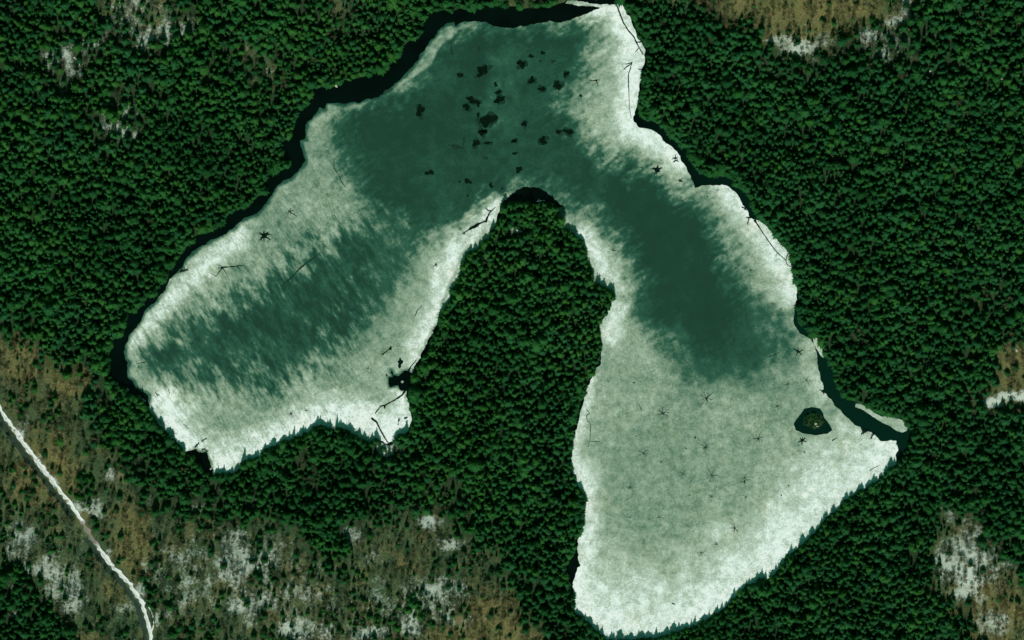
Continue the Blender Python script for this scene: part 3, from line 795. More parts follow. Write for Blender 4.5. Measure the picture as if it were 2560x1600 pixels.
for ox, oy, cx, cy, r, th, n, heavy in STARS:
    (px, py), = T(ox, oy, cx, cy)
    star(px, py, r / 9.45 * random.uniform(.95, 1.4), th * .68, n + 2, mat_star_dark if heavy else mat_star, None, .7 if heavy else .4)
# the three heaviest stars, broad armed
for ox, oy, cx, cy, r, th, n, core, lab in [(256, 160, 75, 715, 72, 2.3, 9, 2.6, 'broad black melt star near the northwest shore'), (512, 160, 1372, 90, 58, 2.6, 7, 2.8, 'ragged black melt star on the northeast ice'),
                                            (512, 160, 1590, 195, 34, 1.5, 5, 1.2, None), (512, 0, 650, 905, 26, 1.8, 6, 1.2, None), (768, 320, 322, 1138, 55, 1.9, 6, 1.4, None), (768, 320, 285, 300, 58, 1.6, 5, 1.1, None), (512, 0, 1545, 1495, 40, 1.4, 6, .9, None), (256, 160, 1700, 990, 36, 1.1, 5, .9, None)]:
    (px, py), = T(ox, oy, cx, cy)
    star(px, py, r / 9.45, th, n, mat_melt, lab, core)
CRACKS = [
    (T(512, 0, 985, 45, 1000, 75, 1020, 130, 1050, 210, 1100, 290, 1150, 345, 1175, 400, 1200, 450, 1240, 515), [1.4, 1.8, 1.7, 1.5, 1.5, 1.6, 1.7, 1.3, 1.4], 'long crack along the northeast shore ice'),
    (T(512, 0, 1175, 400, 1225, 395, 1250, 420), [1.6, 1.3, 1.0], None),
    (T(512, 0, 1200, 450, 1165, 495), [1.2, .7], None),
    (T(512, 0, 1135, 580, 1115, 660, 1100, 700, 1100, 760, 1105, 880, 1108, 1010, 1126, 1120), [1.0, 1.1, 1.0, 1.2, .9, .6, .6], 'straight hairline crack running south by the northeast shore'),
    (T(512, 0, 1135, 590, 1105, 600, 1065, 606), [1.2, 1.1, .8], None),
    (T(512, 0, 1132, 600, 1085, 630, 1055, 658), [1.2, 1.4, 1.3], None),
    (T(512, 0, 1195, 655, 1235, 662), [1.0, .7], None),
    (T(512, 0, 735, 755, 760, 766, 795, 757, 830, 756), [.9, 1.2, 1.4, .8], None),
    (T(512, 0, 797, 757, 806, 785, 818, 815), [1.4, 1.0, .3], None),
    (T(720, 160, 325, 565, 380, 650, 440, 740, 490, 810, 540, 875, 620, 945, 635, 990, 678, 1012), [2.6, 1.2, 1.2, 1.2, 1.0, .9, .9, .7], 'long crack parallel to the east shore'),
    (T(720, 160, 622, 945, 638, 895, 662, 868), [.9, 1.1, 1.0], None),
    (T(720, 160, 541, 875, 525, 915), [.7, .3], None),
    (T(256, 320, 1415, 660, 1380, 710, 1300, 762, 1220, 805, 1180, 815, 1150, 850, 1125, 886), [2.6, 2.0, 1.6, 1.6, 1.7, 1.4, 1.1], 'bent crack leading from the dark pool out over the ice'),
    (T(256, 320, 1090, 925, 1140, 965, 1170, 1030, 1210, 1100, 1240, 1150, 1268, 1172), [2.4, 2.2, 1.9, 1.8, 1.5, 1.3], 'broad crack ending at the south shore of the cove'),
    (T(256, 320, 1515, 378, 1462, 440, 1438, 485), [.7, 1.3, 2.4], None),
    (T(256, 320, 1180, 325, 1205, 318, 1268, 272), [.8, 1.2, 1.0], None),
    (T(256, 320, 1205, 320, 1198, 345), [1.0, .3], None),
    (T(256, 160, 2262, 446, 2205, 500, 2180, 560, 2172, 590), [.8, 1.6, 2.2, 2.2], None),
    (T(256, 160, 2172, 455, 2190, 475, 2225, 480), [1.0, 1.3, .9], None),
    (T(256, 160, 2170, 578, 2110, 600, 2075, 625, 2040, 640, 2008, 662, 1965, 690), [1.2, 2.2, 4.2, 4.0, 1.2, .8], 'spindle shaped melt pool with a tail beside the peninsula'),
    (T(256, 160, 320, 487, 350, 510, 385, 533), [1.2, 1.0, .7], None),
    (T(256, 160, 1570, 1375, 1525, 1420, 1500, 1480), [.7, 1.0, .7], None),
    (T(0, 160, 2060, 1025, 2100, 1015, 2190, 1008, 2310, 995), [.7, 1.6, 1.3, .6], 'many armed crack near the western shore'),
    (T(0, 160, 2105, 1015, 2075, 1050, 2040, 1102), [1.5, 1.2, .5], None),
    (T(0, 160, 2105, 1018, 2120, 1045, 2145, 1080), [1.3, 1.0, .4], None),
    (T(0, 160, 2105, 1015, 2090, 1000, 2045, 988), [1.3, .8, .3], None),
    (T(0, 160, 2240, 1004, 2260, 1025, 2280, 1045), [1.0, .8, .3], None),
    (T(0, 160, 2040, 1098, 1970, 1060), [.6, .3], None),
    (T(0, 320, 1300, 412, 1380, 395), [.5, 1.1], None),
    (T(0, 320, 1465, 680, 1490, 712, 1510, 705), [.6, 1.2, .5], None),
    (T(0, 320, 1595, 655, 1600, 700), [.8, .8], None),
    (T(0, 320, 1735, 985, 1780, 1025), [.5, .9], None),
    (T(768, 320, 0, 352, 60, 330, 100, 308), [.7, .8, .5], None),
    (T(768, 320, 605, 1140, 655, 1110), [1.3, .8], None),
    (T(512, 320, 1200, 800, 1228, 856), [.4, 1.0], None),
    (T(512, 160, 1215, 75, 1240, 62), [1.0, .6], None),
    (T(512, 160, 1930, 295, 1955, 278), [.8, .6], None),
    (T(512, 160, 945, 850, 985, 860), [1.1, .4], None),
    (T(512, 160, 1600, 395, 1660, 350), [1.0, .5], None),
]
for pts, wds, lab in CRACKS:
    crack(pts, [w_ * .85 for w_ in wds], lab)
for pts, wds in [(T(256, 160, 230, 1195, 330, 1115, 420, 1020, 470, 980, 560, 915, 600, 880), [.7, 1.3, 1.5, 1.6, 1.2, .6]), (T(256, 160, 735, 0, 740, 80, 780, 140, 810, 210, 850, 260), [.7, .8, .7, .8, .6]),
                 (T(256, 160, 740, 520, 800, 610), [.6, .4]), (T(512, 320, 700, 840, 735, 880, 705, 900, 710, 950, 740, 980, 740, 1100, 720, 1200), [.8, .7, .7, .7, .6, .7, .4]), (T(512, 320, 740, 1145, 830, 1150), [.8, .5])]:
    crack(pts, wds, None, mat_melt_thin)

# ------------------------------------------------------------------ forest road
def strip(name, line, half_l, half_r, lift, mat, jag):
    P = []
    for i in range(len(line) - 1):
        (ax, ay), (bx, by) = line[i], line[i + 1]
        m = max(1, int(math.hypot(bx - ax, by - ay) / 3))
        P += [(ax + (bx - ax) * k / m, ay + (by - ay) * k / m) for k in range(m)]
    P.append(line[-1])
    Q = [P[0]] + [tuple((P[i - 1][j] + 2 * P[i][j] + P[i + 1][j]) / 4 for j in (0, 1)) for i in range(1, len(P) - 1)] + [P[-1]]
    v, f, lat = [], [], []
    for i, (x, y) in enumerate(Q):
        a, b_ = Q[max(0, i - 1)], Q[min(len(Q) - 1, i + 1)]
        dx, dy = b_[0] - a[0], b_[1] - a[1]; L = math.hypot(dx, dy)
        nx, ny = -dy / L, dx / L                       # to the right hand of a walker going down the picture: west
        for j, s in enumerate((-half_r, -half_r * .4, half_l * .4, half_l)):
            s2 = s + random.uniform(-jag, jag) * (j in (0, 3))
            qx, qy = x + nx * s2, y + ny * s2
            z = float(ground_z(x, y)) if True else 0
            v.append((qx - 512, 320 - qy, max(z, float(ground_z(qx, qy))) + lift)); lat.append(j / 3)
        if i:
            for j in range(3):
                s0 = 4 * (i - 1) + j
                f.append((s0, s0 + 1, s0 + 5, s0 + 4))
    o = mesh_obj(name, v, f, mat)
    at_ = o.data.attributes.new('lat', 'FLOAT', 'POINT'); at_.data.foreach_set('value', np.array(lat, np.float32))
    return o
mat_road, nt, b = nodes_mat('snow_track')
pos = tex_coord(nt)
lat_ = N(nt, 'ShaderNodeAttribute', attribute_name='lat').outputs['Fac']
nz = noise_tex(nt, pos, .22, 4, .6)
nbig = noise_tex(nt, pos, .022, 2, .5)
c1 = ramp(nt, nz, [(.28, (.20, .17, .11)), (.42, (.80, .82, .79)), (1, (.93, .93, .91))])
rut = ramp(nt, lat_, [(.60, (0, 0, 0)), (.70, (1, 1, 1)), (.76, (1, 1, 1)), (.86, (0, 0, 0))])
sep = N(nt, 'ShaderNodeSeparateXYZ'); nt.links.new(pos, sep.inputs[0])
bare = ramp(nt, math_node(nt, 'ADD', math_node(nt, 'MULTIPLY', math_node(nt, 'ADD', sep.outputs[1], 230), .01), math_node(nt, 'MULTIPLY', nz, .12)),
            [(.07, (0, 0, 0)), (.14, (1, 1, 1)), (.33, (1, 1, 1)), (.38, (0, 0, 0))])
c2 = mix_col(nt, math_node(nt, 'MULTIPLY', rut, .45), c1, (.10, .09, .06))
c3 = mix_col(nt, math_node(nt, 'MULTIPLY', bare, .85), c2, (.12, .09, .05))
nt.links.new(c3, b.inputs['Base Color'])
b.inputs['Roughness'].default_value = .8
road = strip('road', ROAD, 2.0, 1.9, .22, mat_road, 1.1)
tag(road, kind='structure')
mat_verge = simple('verge', (.030, .052, .036), .95, .1, .25, .4)
verge = strip('road_verge', [(x - 5.4, y + 3.2) for x, y in ROAD[:6]], 2.6, 2.6, .12, mat_verge, .8)
tag(verge, kind='structure')
verge2 = strip('road_verge', [(x - 5.6, y + 2.2) for x, y in ROAD[6:]], 2.2, 2.2, .12, mat_verge, .8)
tag(verge2, kind='structure')
side = strip('side_track', V(338, 1418, 352, 1432, 362, 1452, 364, 1478, 356, 1500), .5, .5, .3, mat_snow, .15)
tag(side, kind='structure')

# ------------------------------------------------------------------ trees: one of each kind, then copies
def tube(v, f, p, q, r0, r1, n=5):
    p = Vector(p); q = Vector(q); d = (q - p).normalized()
    u = d.cross(Vector((0, 0, 1)) if abs(d.z) < .9 else Vector((1, 0, 0))).normalized(); w = d.cross(u)
    s = len(v)
    for c, r in ((p, r0), (q, r1)):
        for i in range(n):
            a = i / n * 6.2832
            v.append(tuple(c + (u * math.cos(a) + w * math.sin(a)) * r))
    for i in range(n):
        f.append((s + i, s + (i + 1) % n, s + n + (i + 1) % n, s + n + i))

def conifer(seed, rounded):
    """trunk with limbs, and a crown of drooping needle sprays; 18 m high, about 3.5 m crown radius"""
    rd = random.Random(seed)
    h, r = (16.0, 3.8) if rounded else (19.0, 3.6)
    tv, tf, cv, cf = [], [], [], []
    lean = (rd.uniform(-.5, .5), rd.uniform(-.5, .5))
    ax = lambda z: (lean[0] * z / h, lean[1] * z / h, z)
    for k in range(4):
        tube(tv, tf, ax(h * k / 4 * .97), ax(h * (k + 1) / 4 * .97), .28 * (1 - k / 4.3), .28 * (1 - (k + 1) / 4.3), 6)
    nl = 13
    lob = [rd.uniform(0, 6.28) for _ in range(2)]
    for lev in range(nl):
        t = lev / (nl - 1)
        z = h * ((.40 + .58 * t) if rounded else (.24 + .75 * t))
        prof = math.sqrt(max(0, 1 - t ** 1.7)) if rounded else (1 - t) ** .85
        rad = r * prof * rd.uniform(.86, 1.1) + .3
        nb = max(4, int(9 - 4 * t))
        a0 = rd.uniform(0, 6.28)
        for k in range(nb):
            a = a0 + k / nb * 6.283 + rd.uniform(-.3, .3)
            L = rad * rd.uniform(.5, 1.25) * (1 + .16 * math.sin(2 * a + lob[0]) + .1 * math.sin(3 * a + lob[1]))
            droop = math.tan(R(rd.uniform(10, 52) if rounded else rd.uniform(18, 54)))
            base = Vector(ax(z)) + Vector((0, 0, rd.uniform(-.5, .5)))
            if L > 1.3 and k % 2 == 0:
                tube(tv, tf, base - Vector((0, 0, .15)), base + Vector((math.cos(a) * L * .7, math.sin(a) * L * .7, -L * .7 * droop * .7 - .12)), .07, .02, 3)
            for j, da in enumerate((-.62, -.30, 0, .30, .62)):
                a2 = a + da + rd.uniform(-.12, .12)
                l2 = L * (1 if j == 2 else rd.uniform(.6, .95))
                wd = (.10 * l2 + .13) * rd.uniform(.7, 1.3)
                d = Vector((math.cos(a2), math.sin(a2), 0)); n_ = Vector((-math.sin(a2), math.cos(a2), 0))
                droop2 = droop * rd.uniform(.8, 1.25)
                m = base + d * l2 * .58 - Vector((0, 0, l2 * .58 * droop2 * .75))
                tip = base + d * l2 - Vector((0, 0, l2 * droop2 * 1.05))
                dz = Vector((0, 0, wd * rd.uniform(.3, 1.3)))
                s = len(cv)
                cv.extend([tuple(base + d * .12), tuple(m + n_ * wd - dz), tuple(m), tuple(m - n_ * wd - dz), tuple(tip)])
                cf.extend([(s, s + 2, s + 1), (s, s + 3, s + 2), (s + 1, s + 2, s + 4), (s + 2, s + 3, s + 4)])
    s = len(cv)
    top = Vector(ax(h))
    for k in range(5):
        a = k / 5 * 6.283
        cv.extend([tuple(top), tuple(top + Vector((math.cos(a) * .45, math.sin(a) * .45, -1.0))), tuple(top + Vector((math.cos(a + 1) * .45, math.sin(a + 1) * .45, -1.1)))])
        cf.append((s + 3 * k, s + 3 * k + 1, s + 3 * k + 2))
    return tv, tf, cv, cf

def bare_tree(seed):
    """leafless broadleaved tree: trunk, limbs and a haze of twigs; 7.5 m high"""
    rd = random.Random(seed)
    tv, tf, bv, bf = [], [], [], []
    h = 7.5
    tube(tv, tf, (0, 0, 0), (.2, .1, h * .35), .16, .13, 6)
    tube(tv, tf, (.2, .1, h * .35), (.1, .3, h * .7), .13, .07, 5)
    tube(tv, tf, (.1, .3, h * .7), (.2, .2, h), .07, .025, 4)
    def twig(p, d, L, w):
        s = len(bv); side = d.cross(Vector((rd.uniform(-1, 1), rd.uniform(-1, 1), 1))).normalized() * w
        q = p + d * L
        bv.extend([tuple(p - side), tuple(p + side), tuple(q + side * .3), tuple(q - side * .3)]); bf.append((s, s + 1, s + 2, s + 3))
    for k in range(15):
        z = h * rd.uniform(.32, .9); a = rd.uniform(0, 6.283); L = rd.uniform(2.2, 4.2) * (1.15 - z / h * .6)
        p = Vector((.15, .2, z)); d = Vector((math.cos(a), math.sin(a), rd.uniform(.35, .9))).normalized()
        tube(tv, tf, p, p + d * L, .07, .025, 3)
        for j in range(11):
            t = rd.uniform(.25, 1); q = p + d * L * t
            d2 = (d + Vector((rd.uniform(-.9, .9), rd.uniform(-.9, .9), rd.uniform(-.2, .6)))).normalized()
            l2 = rd.uniform(.8, 2.0)
            twig(q, d2, l2, .06)
            for _ in range(2):
                d3 = (d2 + Vector((rd.uniform(-.8, .8), rd.uniform(-.8, .8), rd.uniform(-.2, .5)))).normalized()
                twig(q + d2 * l2 * rd.uniform(.4, .9), d3, rd.uniform(.5, 1.2), .05)
    return tv, tf, bv, bf

SHAPES = [conifer(101, False), conifer(102, True), conifer(103, False), conifer(104, False), conifer(105, True)]
trunk_me, crown_me = [], []
for s, (tv, tf, cv, cf) in enumerate(SHAPES):
    me = bpy.data.meshes.new('trunk'); me.from_pydata(tv, [], tf); me.materials.append(mat_bark); trunk_me.append(me)
    row = []
    for m in NEEDLES:
        me = bpy.data.meshes.new('crown'); me.from_pydata(cv, [], cf); me.materials.append(m); row.append(me)
    crown_me.append(row)
BARE = [bare_tree(201), bare_tree(202), bare_tree(203)]
bare_tm, bare_cm, bare_ct = [], [], []
for tv, tf, bv, bf in BARE:
    me = bpy.data.meshes.new('trunk'); me.from_pydata(tv, [], tf); me.materials.append(mat_hard); bare_tm.append(me)
    me = bpy.data.meshes.new('crown'); me.from_pydata(bv, [], bf); me.materials.append(mat_twig); bare_cm.append(me)
    me = me.copy(); me.materials.clear(); me.materials.append(mat_twig_tan); bare_ct.append(me)

# where they stand
def scatter(spacing, jitter, seed):
    r_ = np.random.default_rng(seed)
    xs = np.arange(-70, 1094, spacing); ys = np.arange(-70, 712, spacing * .9)
    X, Y = np.meshgrid(xs, ys)
    X = X + (np.arange(X.shape[0])[:, None] % 2) * spacing * .5
    X = X + r_.uniform(-jitter, jitter, X.shape) * spacing; Y = Y + r_.uniform(-jitter, jitter, Y.shape) * spacing
    return X.ravel(), Y.ravel(), r_

X, Y, r_ = scatter(4.75, .5, 5)
# a closed edge of trees along the shore
ring = []
for i in range(len(POND)):
    (ax_, ay_), (bx_, by_) = POND[i], POND[(i + 1) % len(POND)]
    L_ = math.hypot(bx_ - ax_, by_ - ay_); m_ = max(1, round(L_ / 4.2))
    sg = 1 if sdf(np.array([(ax_ + bx_) / 2 + (by_ - ay_) / L_]), np.array([(ay_ + by_) / 2 - (bx_ - ax_) / L_]), POND)[0] < 0 else -1
    for k in range(m_):
        t_ = (k + random.random()) / m_; off = random.uniform(1.0, 3.4)
        ring.append((ax_ + (bx_ - ax_) * t_ + sg * (by_ - ay_) / L_ * off, ay_ + (by_ - ay_) * t_ - sg * (bx_ - ax_) / L_ * off))
n_ring = len(ring)
X = np.concatenate([[p[0] for p in ring], X]); Y = np.concatenate([[p[1] for p in ring], Y])
dp = -sdf(X, Y, POND)
op = in_open(X, Y)
sm = snow_mask(X, Y)
dr, _ = seg_dist(X, Y, ROAD, False)
clump = fbm(X, Y, 26, 140)
gap = fbm(X, Y, 13, 145)
keep_p = (1 - op) * .97 + op * np.where(clump > .53, .72, .10)
keep_p = keep_p * (1 - .75 * tan_at(X, Y) * op) * (1 - .80 * np.clip(sm * 1.45, 0, 1)) * np.where(gap < .29, .35, 1)
dv, _ = seg_dist(X, Y, [(x - 5.4, y + 3) for x, y in ROAD], False)
ok = (dp > .45) & (dr > 5.5) & (dv > 5) & (r_.random(len(X)) < keep_p)
X, Y, dp, op, dr = X[ok], Y[ok], dp[ok], op[ok], dr[ok]
n = len(X)
S = np.where(r_.random(n) < .35, r_.uniform(.42, .70, n), r_.uniform(.70, 1.26, n)) * (.80 + .48 * vnoise(X, Y, 17, 150)) * (1 - .28 * op)
S = np.where((dp < 4), S * .85, S)
big = (r_.random(n) < .06)
S = np.where(big, S * 1.25, S)
SZ = (.30 + .60 * S) * r_.uniform(.62, 1.08, n) * (1 - .30 * op)
hue = fbm(X, Y, 70, 160) + (r_.random(n) - .5) * .28
nw = sstep(440, 300, X + Y * .6) * .10
yel = hue + nw
col_i = np.where(yel < .42, 0, np.where(yel < .64, 1, np.where(yel < .80, 2, 3)))
col_i = np.where((r_.random(n) < .10) | ((r_.random(n) < .45 * sstep(560, 800, X + .3 * Y))), 3, col_i)
col_i = np.where((r_.random(n) < .15), 0, col_i)
shape_i = r_.integers(0, len(SHAPES), n)
ROT = r_.uniform(0, 6.283, n)
SX = S * r_.uniform(.82, 1.2, n); SY = S * r_.uniform(.82, 1.2, n)
shore_ = dp < 7
SX = np.where(shore_, SX * 1.18, SX); SY = np.where(shore_, SY * 1.18, SY); SZ = np.where(shore_, SZ * r_.uniform(.6, 1.05, n), SZ)
GZt = ground_z(X, Y)

Xb, Yb, rb_ = scatter(6.0, .45, 6)
dpb = -sdf(Xb, Yb, POND); opb = in_open(Xb, Yb); drb, _ = seg_dist(Xb, Yb, ROAD, False); smb = snow_mask(Xb, Yb)
dvb, _ = seg_dist(Xb, Yb, [(x - 5.4, y + 3) for x, y in ROAD], False)
okb = (dpb > 2) & (drb > 3.5) & (dvb > 3.6) & (rb_.random(len(Xb)) < np.maximum(opb * .62, .008 + .4 * np.clip(smb, 0, 1)))
Xb, Yb = Xb[okb], Yb[okb]
nb_ = len(Xb)
Sb = rb_.uniform(.65, 1.15, nb_); Rb = rb_.uniform(0, 6.283, nb_); shb = rb_.integers(0, 3, nb_); Zb = ground_z(Xb, Yb)
tanb = (tan_at(Xb, Yb) > rb_.random(nb_)).astype(int)

# landmarks that a label can point to (picture metres)
LM = [(V(1567, 975), "the biggest melt star"), (V(1910, 1000), 'the bog islet'), (V(945, 890), 'the black pool west of the peninsula'), (V(1260, 470), 'the tip of the peninsula'),
      (V(1520, 130), "the northeast shore crack"), (V(1850, 590), "the east shore crack"), (V(1640, 430), 'the dark notch in the northeast ice'), (V(880, 190), "the widest black water"),
      (V(1030, 60), "the northern black water"), (V(1450, 10), 'the white northern ice tip'), (V(700, 330), 'the bend of the northwest shore'), (V(640, 460), "the long northwest shore"), (V(440, 610), "the mottled western ice"),
      (V(290, 860), 'the western end of the pond'), (V(510, 1100), "the sharp southwest ice corner"), (V(770, 970), "the double pointed spit"), (V(912, 1060), "the bright cove snow bank"),
      (V(620, 1050), 'the south shore of the western arm'), (V(1000, 800), "the white western peninsula shore"), (V(1450, 690), 'the eastern point of the peninsula'), (V(1420, 820), "the peninsula's east bay"),
      (V(1365, 1000), "the straight bay shore"), (V(1355, 1400), "the bay's southwest corner"), (V(1540, 1480), "the bay's bottom end"), (V(1800, 1340), "the bay's long south shore"),
      (V(1990, 1150), "the southeast shore"), (V(2140, 1010), 'the eastern tip of the pond'), (V(1930, 820), 'the slim ice floe'), (V(2080, 980), 'the long grey ice floe'), (V(2395, 930), "the eastern snowy clearing"),
      (V(2280, 1330), "the large southeast snow patch"), (V(1890, 110), "the northern snow patch"), (V(2040, 95), 'the northeastern snow patches'), (V(320, 60), "the northwest snow gap"),
      (V(160, 140), "the small northwest snow patches"), (V(280, 300), "the round western snow gap"), (V(100, 1100), "the upper snowy road"), (V(180, 1215), 'the bare stretch of road'), (V(320, 1400), 'the bend of the snowy road'),
      (V(60, 1430), "the southwest corner wood"), (V(560, 1330), "the snowy bare wood"), (V(690, 1480), "the southern snow field"), (V(1020, 1250), "the slanting snow streak"), (V(1040, 1400), "the wide southern snow patch"),
      (V(1210, 640), "the peninsula's fallen logs"), (V(1180, 900), 'the middle of the peninsula wood'), (V(1180, 1130), 'the neck of the peninsula'), (V(2300, 250), 'the far northeast wood'), (V(2150, 420), "the wood northeast of the pond"), (V(2200, 700), "the wood east of the pond"),
      (V(1750, 250), 'the wood behind the northeast crack'), (V(2050, 1350), 'the wood south of the southeast bay'), (V(120, 500), 'the wood at the west edge'), (V(480, 330), 'the wood behind the northwest shore'), (V(2300, 1100), 'the wood southeast of the pond tip'),
      (V(1850, 30), "the northern brown wood"), (V(100, 900), "the western brown wood"), (V(1250, 1470), "the bottom brown wood"), (V(2380, 1430), "the southeast brown wood")]
LMXY = np.array([p[0] for p, _ in LM])
DIRS = ['east', 'southeast', 'south', 'southwest', 'west', 'northwest', 'north', 'northeast']
COLW = ['dark green', 'mid green', 'yellowish green', 'bluish green']
used_labels = {}
def place_words(x, y):
    d = np.hypot(LMXY[:, 0] - x, LMXY[:, 1] - y)
    k = int(np.argmin(d))
    dx, dy = x - LMXY[k, 0], y - LMXY[k, 1]
    q = DIRS[int(round(math.atan2(dy, dx) / (math.pi / 4))) % 8]
    dist = d[k]
    near = 'close ' if dist < 22 else '' if dist < 48 else 'well '
    return f'{near}{q} of {LM[k][1]}'.strip(), k

view = (X > 2) & (X < 1022) & (Y > 2) & (Y < 638)
score = S + .10 * (dp < 7)
order = np.argsort(-np.where(view, score, -1))
pick = order[:300]
picked = np.zeros(n, bool); picked[pick] = True

proto = {}
def copy_tree(kind, shape, colour, name, tm, cm):
    """first time builds the thing, later copies it together with its parts"""
    key = (kind, shape, colour)
    if key not in proto:
        e = bpy.data.objects.new(name, None); C.objects.link(e)
        t = bpy.data.objects.new('trunk', tm); C.objects.link(t); t.parent = e
        c = bpy.data.objects.new('crown', cm); C.objects.link(c); c.parent = e
        proto[key] = (e, t, c)
        return e
    e0, t0, c0 = proto[key]
    e = e0.copy(); C.objects.link(e)
    for ch in (t0, c0):
        k = ch.copy(); C.objects.link(k); k.parent = e
    return e

SHAPEW = ['pointed', 'round', 'slender', 'ragged', 'full']
for i in pick:
    s, c = int(shape_i[i]), int(col_i[i])
    o = copy_tree('conifer', s, c, 'conifer_tree', trunk_me[s], crown_me[s][c])
    px, py = w2((X[i], Y[i]))
    o.location = (px, py, float(GZt[i]) - .1)
    o.rotation_euler = (0, 0, float(ROT[i]))
    o.scale = (float(SX[i]), float(SY[i]), float(SZ[i]))
    pw, k = place_words(X[i], Y[i])
    size = 'large' if S[i] > np.quantile(S[pick], .66) else 'tall' if SZ[i] > np.quantile(SZ[pick], .5) else 'stout'
    shore = 'shoreline ' if dp[i] < 7 else ''
    lab = f'{size} {SHAPEW[s]} {COLW[c]} {shore}conifer {pw}'
    if len(lab.split()) > 15: lab = f'{SHAPEW[s]} {COLW[c]} conifer {pw}'
    tag(o, lab, 'tree', 'large conifers round the pond')
vb = (Xb > 2) & (Xb < 1022) & (Yb > 2) & (Yb < 638)
orderb = np.argsort(-np.where(vb, Sb, -1))
pickb = orderb[:min(300, int(vb.sum()))]
pickedb = np.zeros(nb_, bool); pickedb[pickb] = True
for i in pickb:
    s = int(shb[i])
    o = copy_tree('bare', s, int(tanb[i]), 'bare_tree', bare_tm[s], bare_ct[s] if tanb[i] else bare_cm[s])
    px, py = w2((Xb[i], Yb[i]))
    o.location = (px, py, float(Zb[i]) - .1)
    o.rotation_euler = (0, 0, float(Rb[i]))
    o.scale = (float(Sb[i]),) * 3
    pw, k = place_words(Xb[i], Yb[i])
    lab = f'{["spreading", "upright", "thin"][s]} leafless tree {pw}'
    tag(o, lab, 'tree', 'leafless broadleaved trees')

# the rest of the forest: one object each, its trees set out by geometry nodes
def forest(name, px, py, pz, rot, scl, idx, protos):
    col_ = bpy.data.collections.new(name + '_kinds')
    for k, o in enumerate(protos):
        o.name = f'{name}_kind_{k:02d}'
        col_.objects.link(o)
    me = bpy.data.meshes.new(name)
    m = len(px)
    me.vertices.add(m)
    me.vertices.foreach_set('co', np.stack([px - 512.0, 320.0 - py, pz], 1).astype(np.float32).ravel())
    for nm, ty, dat, fld in (('rot', 'FLOAT_VECTOR', np.stack([np.zeros(m), np.zeros(m), rot], 1), 'vector'), ('scl', 'FLOAT_VECTOR', scl, 'vector'), ('kind_index', 'INT', idx, 'value')):
        a_ = me.attributes.new(nm, ty, 'POINT')
        a_.data.foreach_set(fld, np.asarray(dat, np.int32 if ty == 'INT' else np.float32).ravel())
    o = bpy.data.objects.new(name, me); C.objects.link(o)
    ng = bpy.data.node_groups.new(name, 'GeometryNodeTree')
    ng.interface.new_socket('Geometry', in_out='INPUT', socket_type='NodeSocketGeometry')
    ng.interface.new_socket('Geometry', in_out='OUTPUT', socket_type='NodeSocketGeometry')
    gi_ = ng.nodes.new('NodeGroupInput'); go = ng.nodes.new('NodeGroupOutput')
    ci = ng.nodes.new('GeometryNodeCollectionInfo'); ci.inputs['Collection'].default_value = col_
    ci.inputs['Separate Children'].default_value = True; ci.inputs['Reset Children'].default_value = True
    ip = ng.nodes.new('GeometryNodeInstanceOnPoints'); ip.inputs['Pick Instance'].default_value = True
    def attr(nm, ty):
        q = ng.nodes.new('GeometryNodeInputNamedAttribute'); q.data_type = ty; q.inputs['Name'].default_value = nm
        return q.outputs['Attribute']
    ng.links.new(gi_.outputs[0], ip.inputs['Points'])
    ng.links.new(ci.outputs[0], ip.inputs['Instance'])
    ng.links.new(attr('kind_index', 'INT'), ip.inputs['Instance Index'])
    ng.links.new(attr('rot', 'FLOAT_VECTOR'), ip.inputs['Rotation'])
    ng.links.new(attr('scl', 'FLOAT_VECTOR'), ip.inputs['Scale'])
    ng.links.new(ip.outputs[0], go.inputs[0])
    md = o.modifiers.new('trees', 'NODES'); md.node_group = ng
    return o

def joined(tv, tf, cv, cf, m1, m2):
    s = len(tv)
    me = bpy.data.meshes.new('tree_kind')
    me.from_pydata(list(tv) + list(cv), [], list(tf) + [tuple(k + s for k in q) for q in cf])
    me.materials.append(m1); me.materials.append(m2)
    me.polygons.foreach_set('material_index', [0] * len(tf) + [1] * len(cf))
    return bpy.data.objects.new('tree_kind', me)

rest = ~picked
protos = [joined(*SHAPES[s], mat_bark, NEEDLES[c]) for s in range(len(SHAPES)) for c in range(4)]
fo = forest('conifer_forest', X[rest], Y[rest], GZt[rest] - .1, ROT[rest], np.stack([SX, SY, SZ], 1)[rest], (shape_i * 4 + col_i)[rest], protos)
tag(fo, 'dense dark conifer forest covering the land all round the pond', 'forest', None, 'stuff')
restb = ~pickedb
protosb = [joined(*q, mat_hard, m_) for m_ in (mat_twig, mat_twig_tan) for q in BARE]
fb = forest('leafless_woods', Xb[restb], Yb[restb], Zb[restb] - .1, Rb[restb], np.stack([Sb, Sb, Sb], 1)[restb], (shb + 3 * tanb)[restb], protosb)
tag(fb, 'brown leafless woods between the conifers, thin twigs over old leaves', 'woods', None, 'stuff')
print('conifers', n, 'bare', nb_)

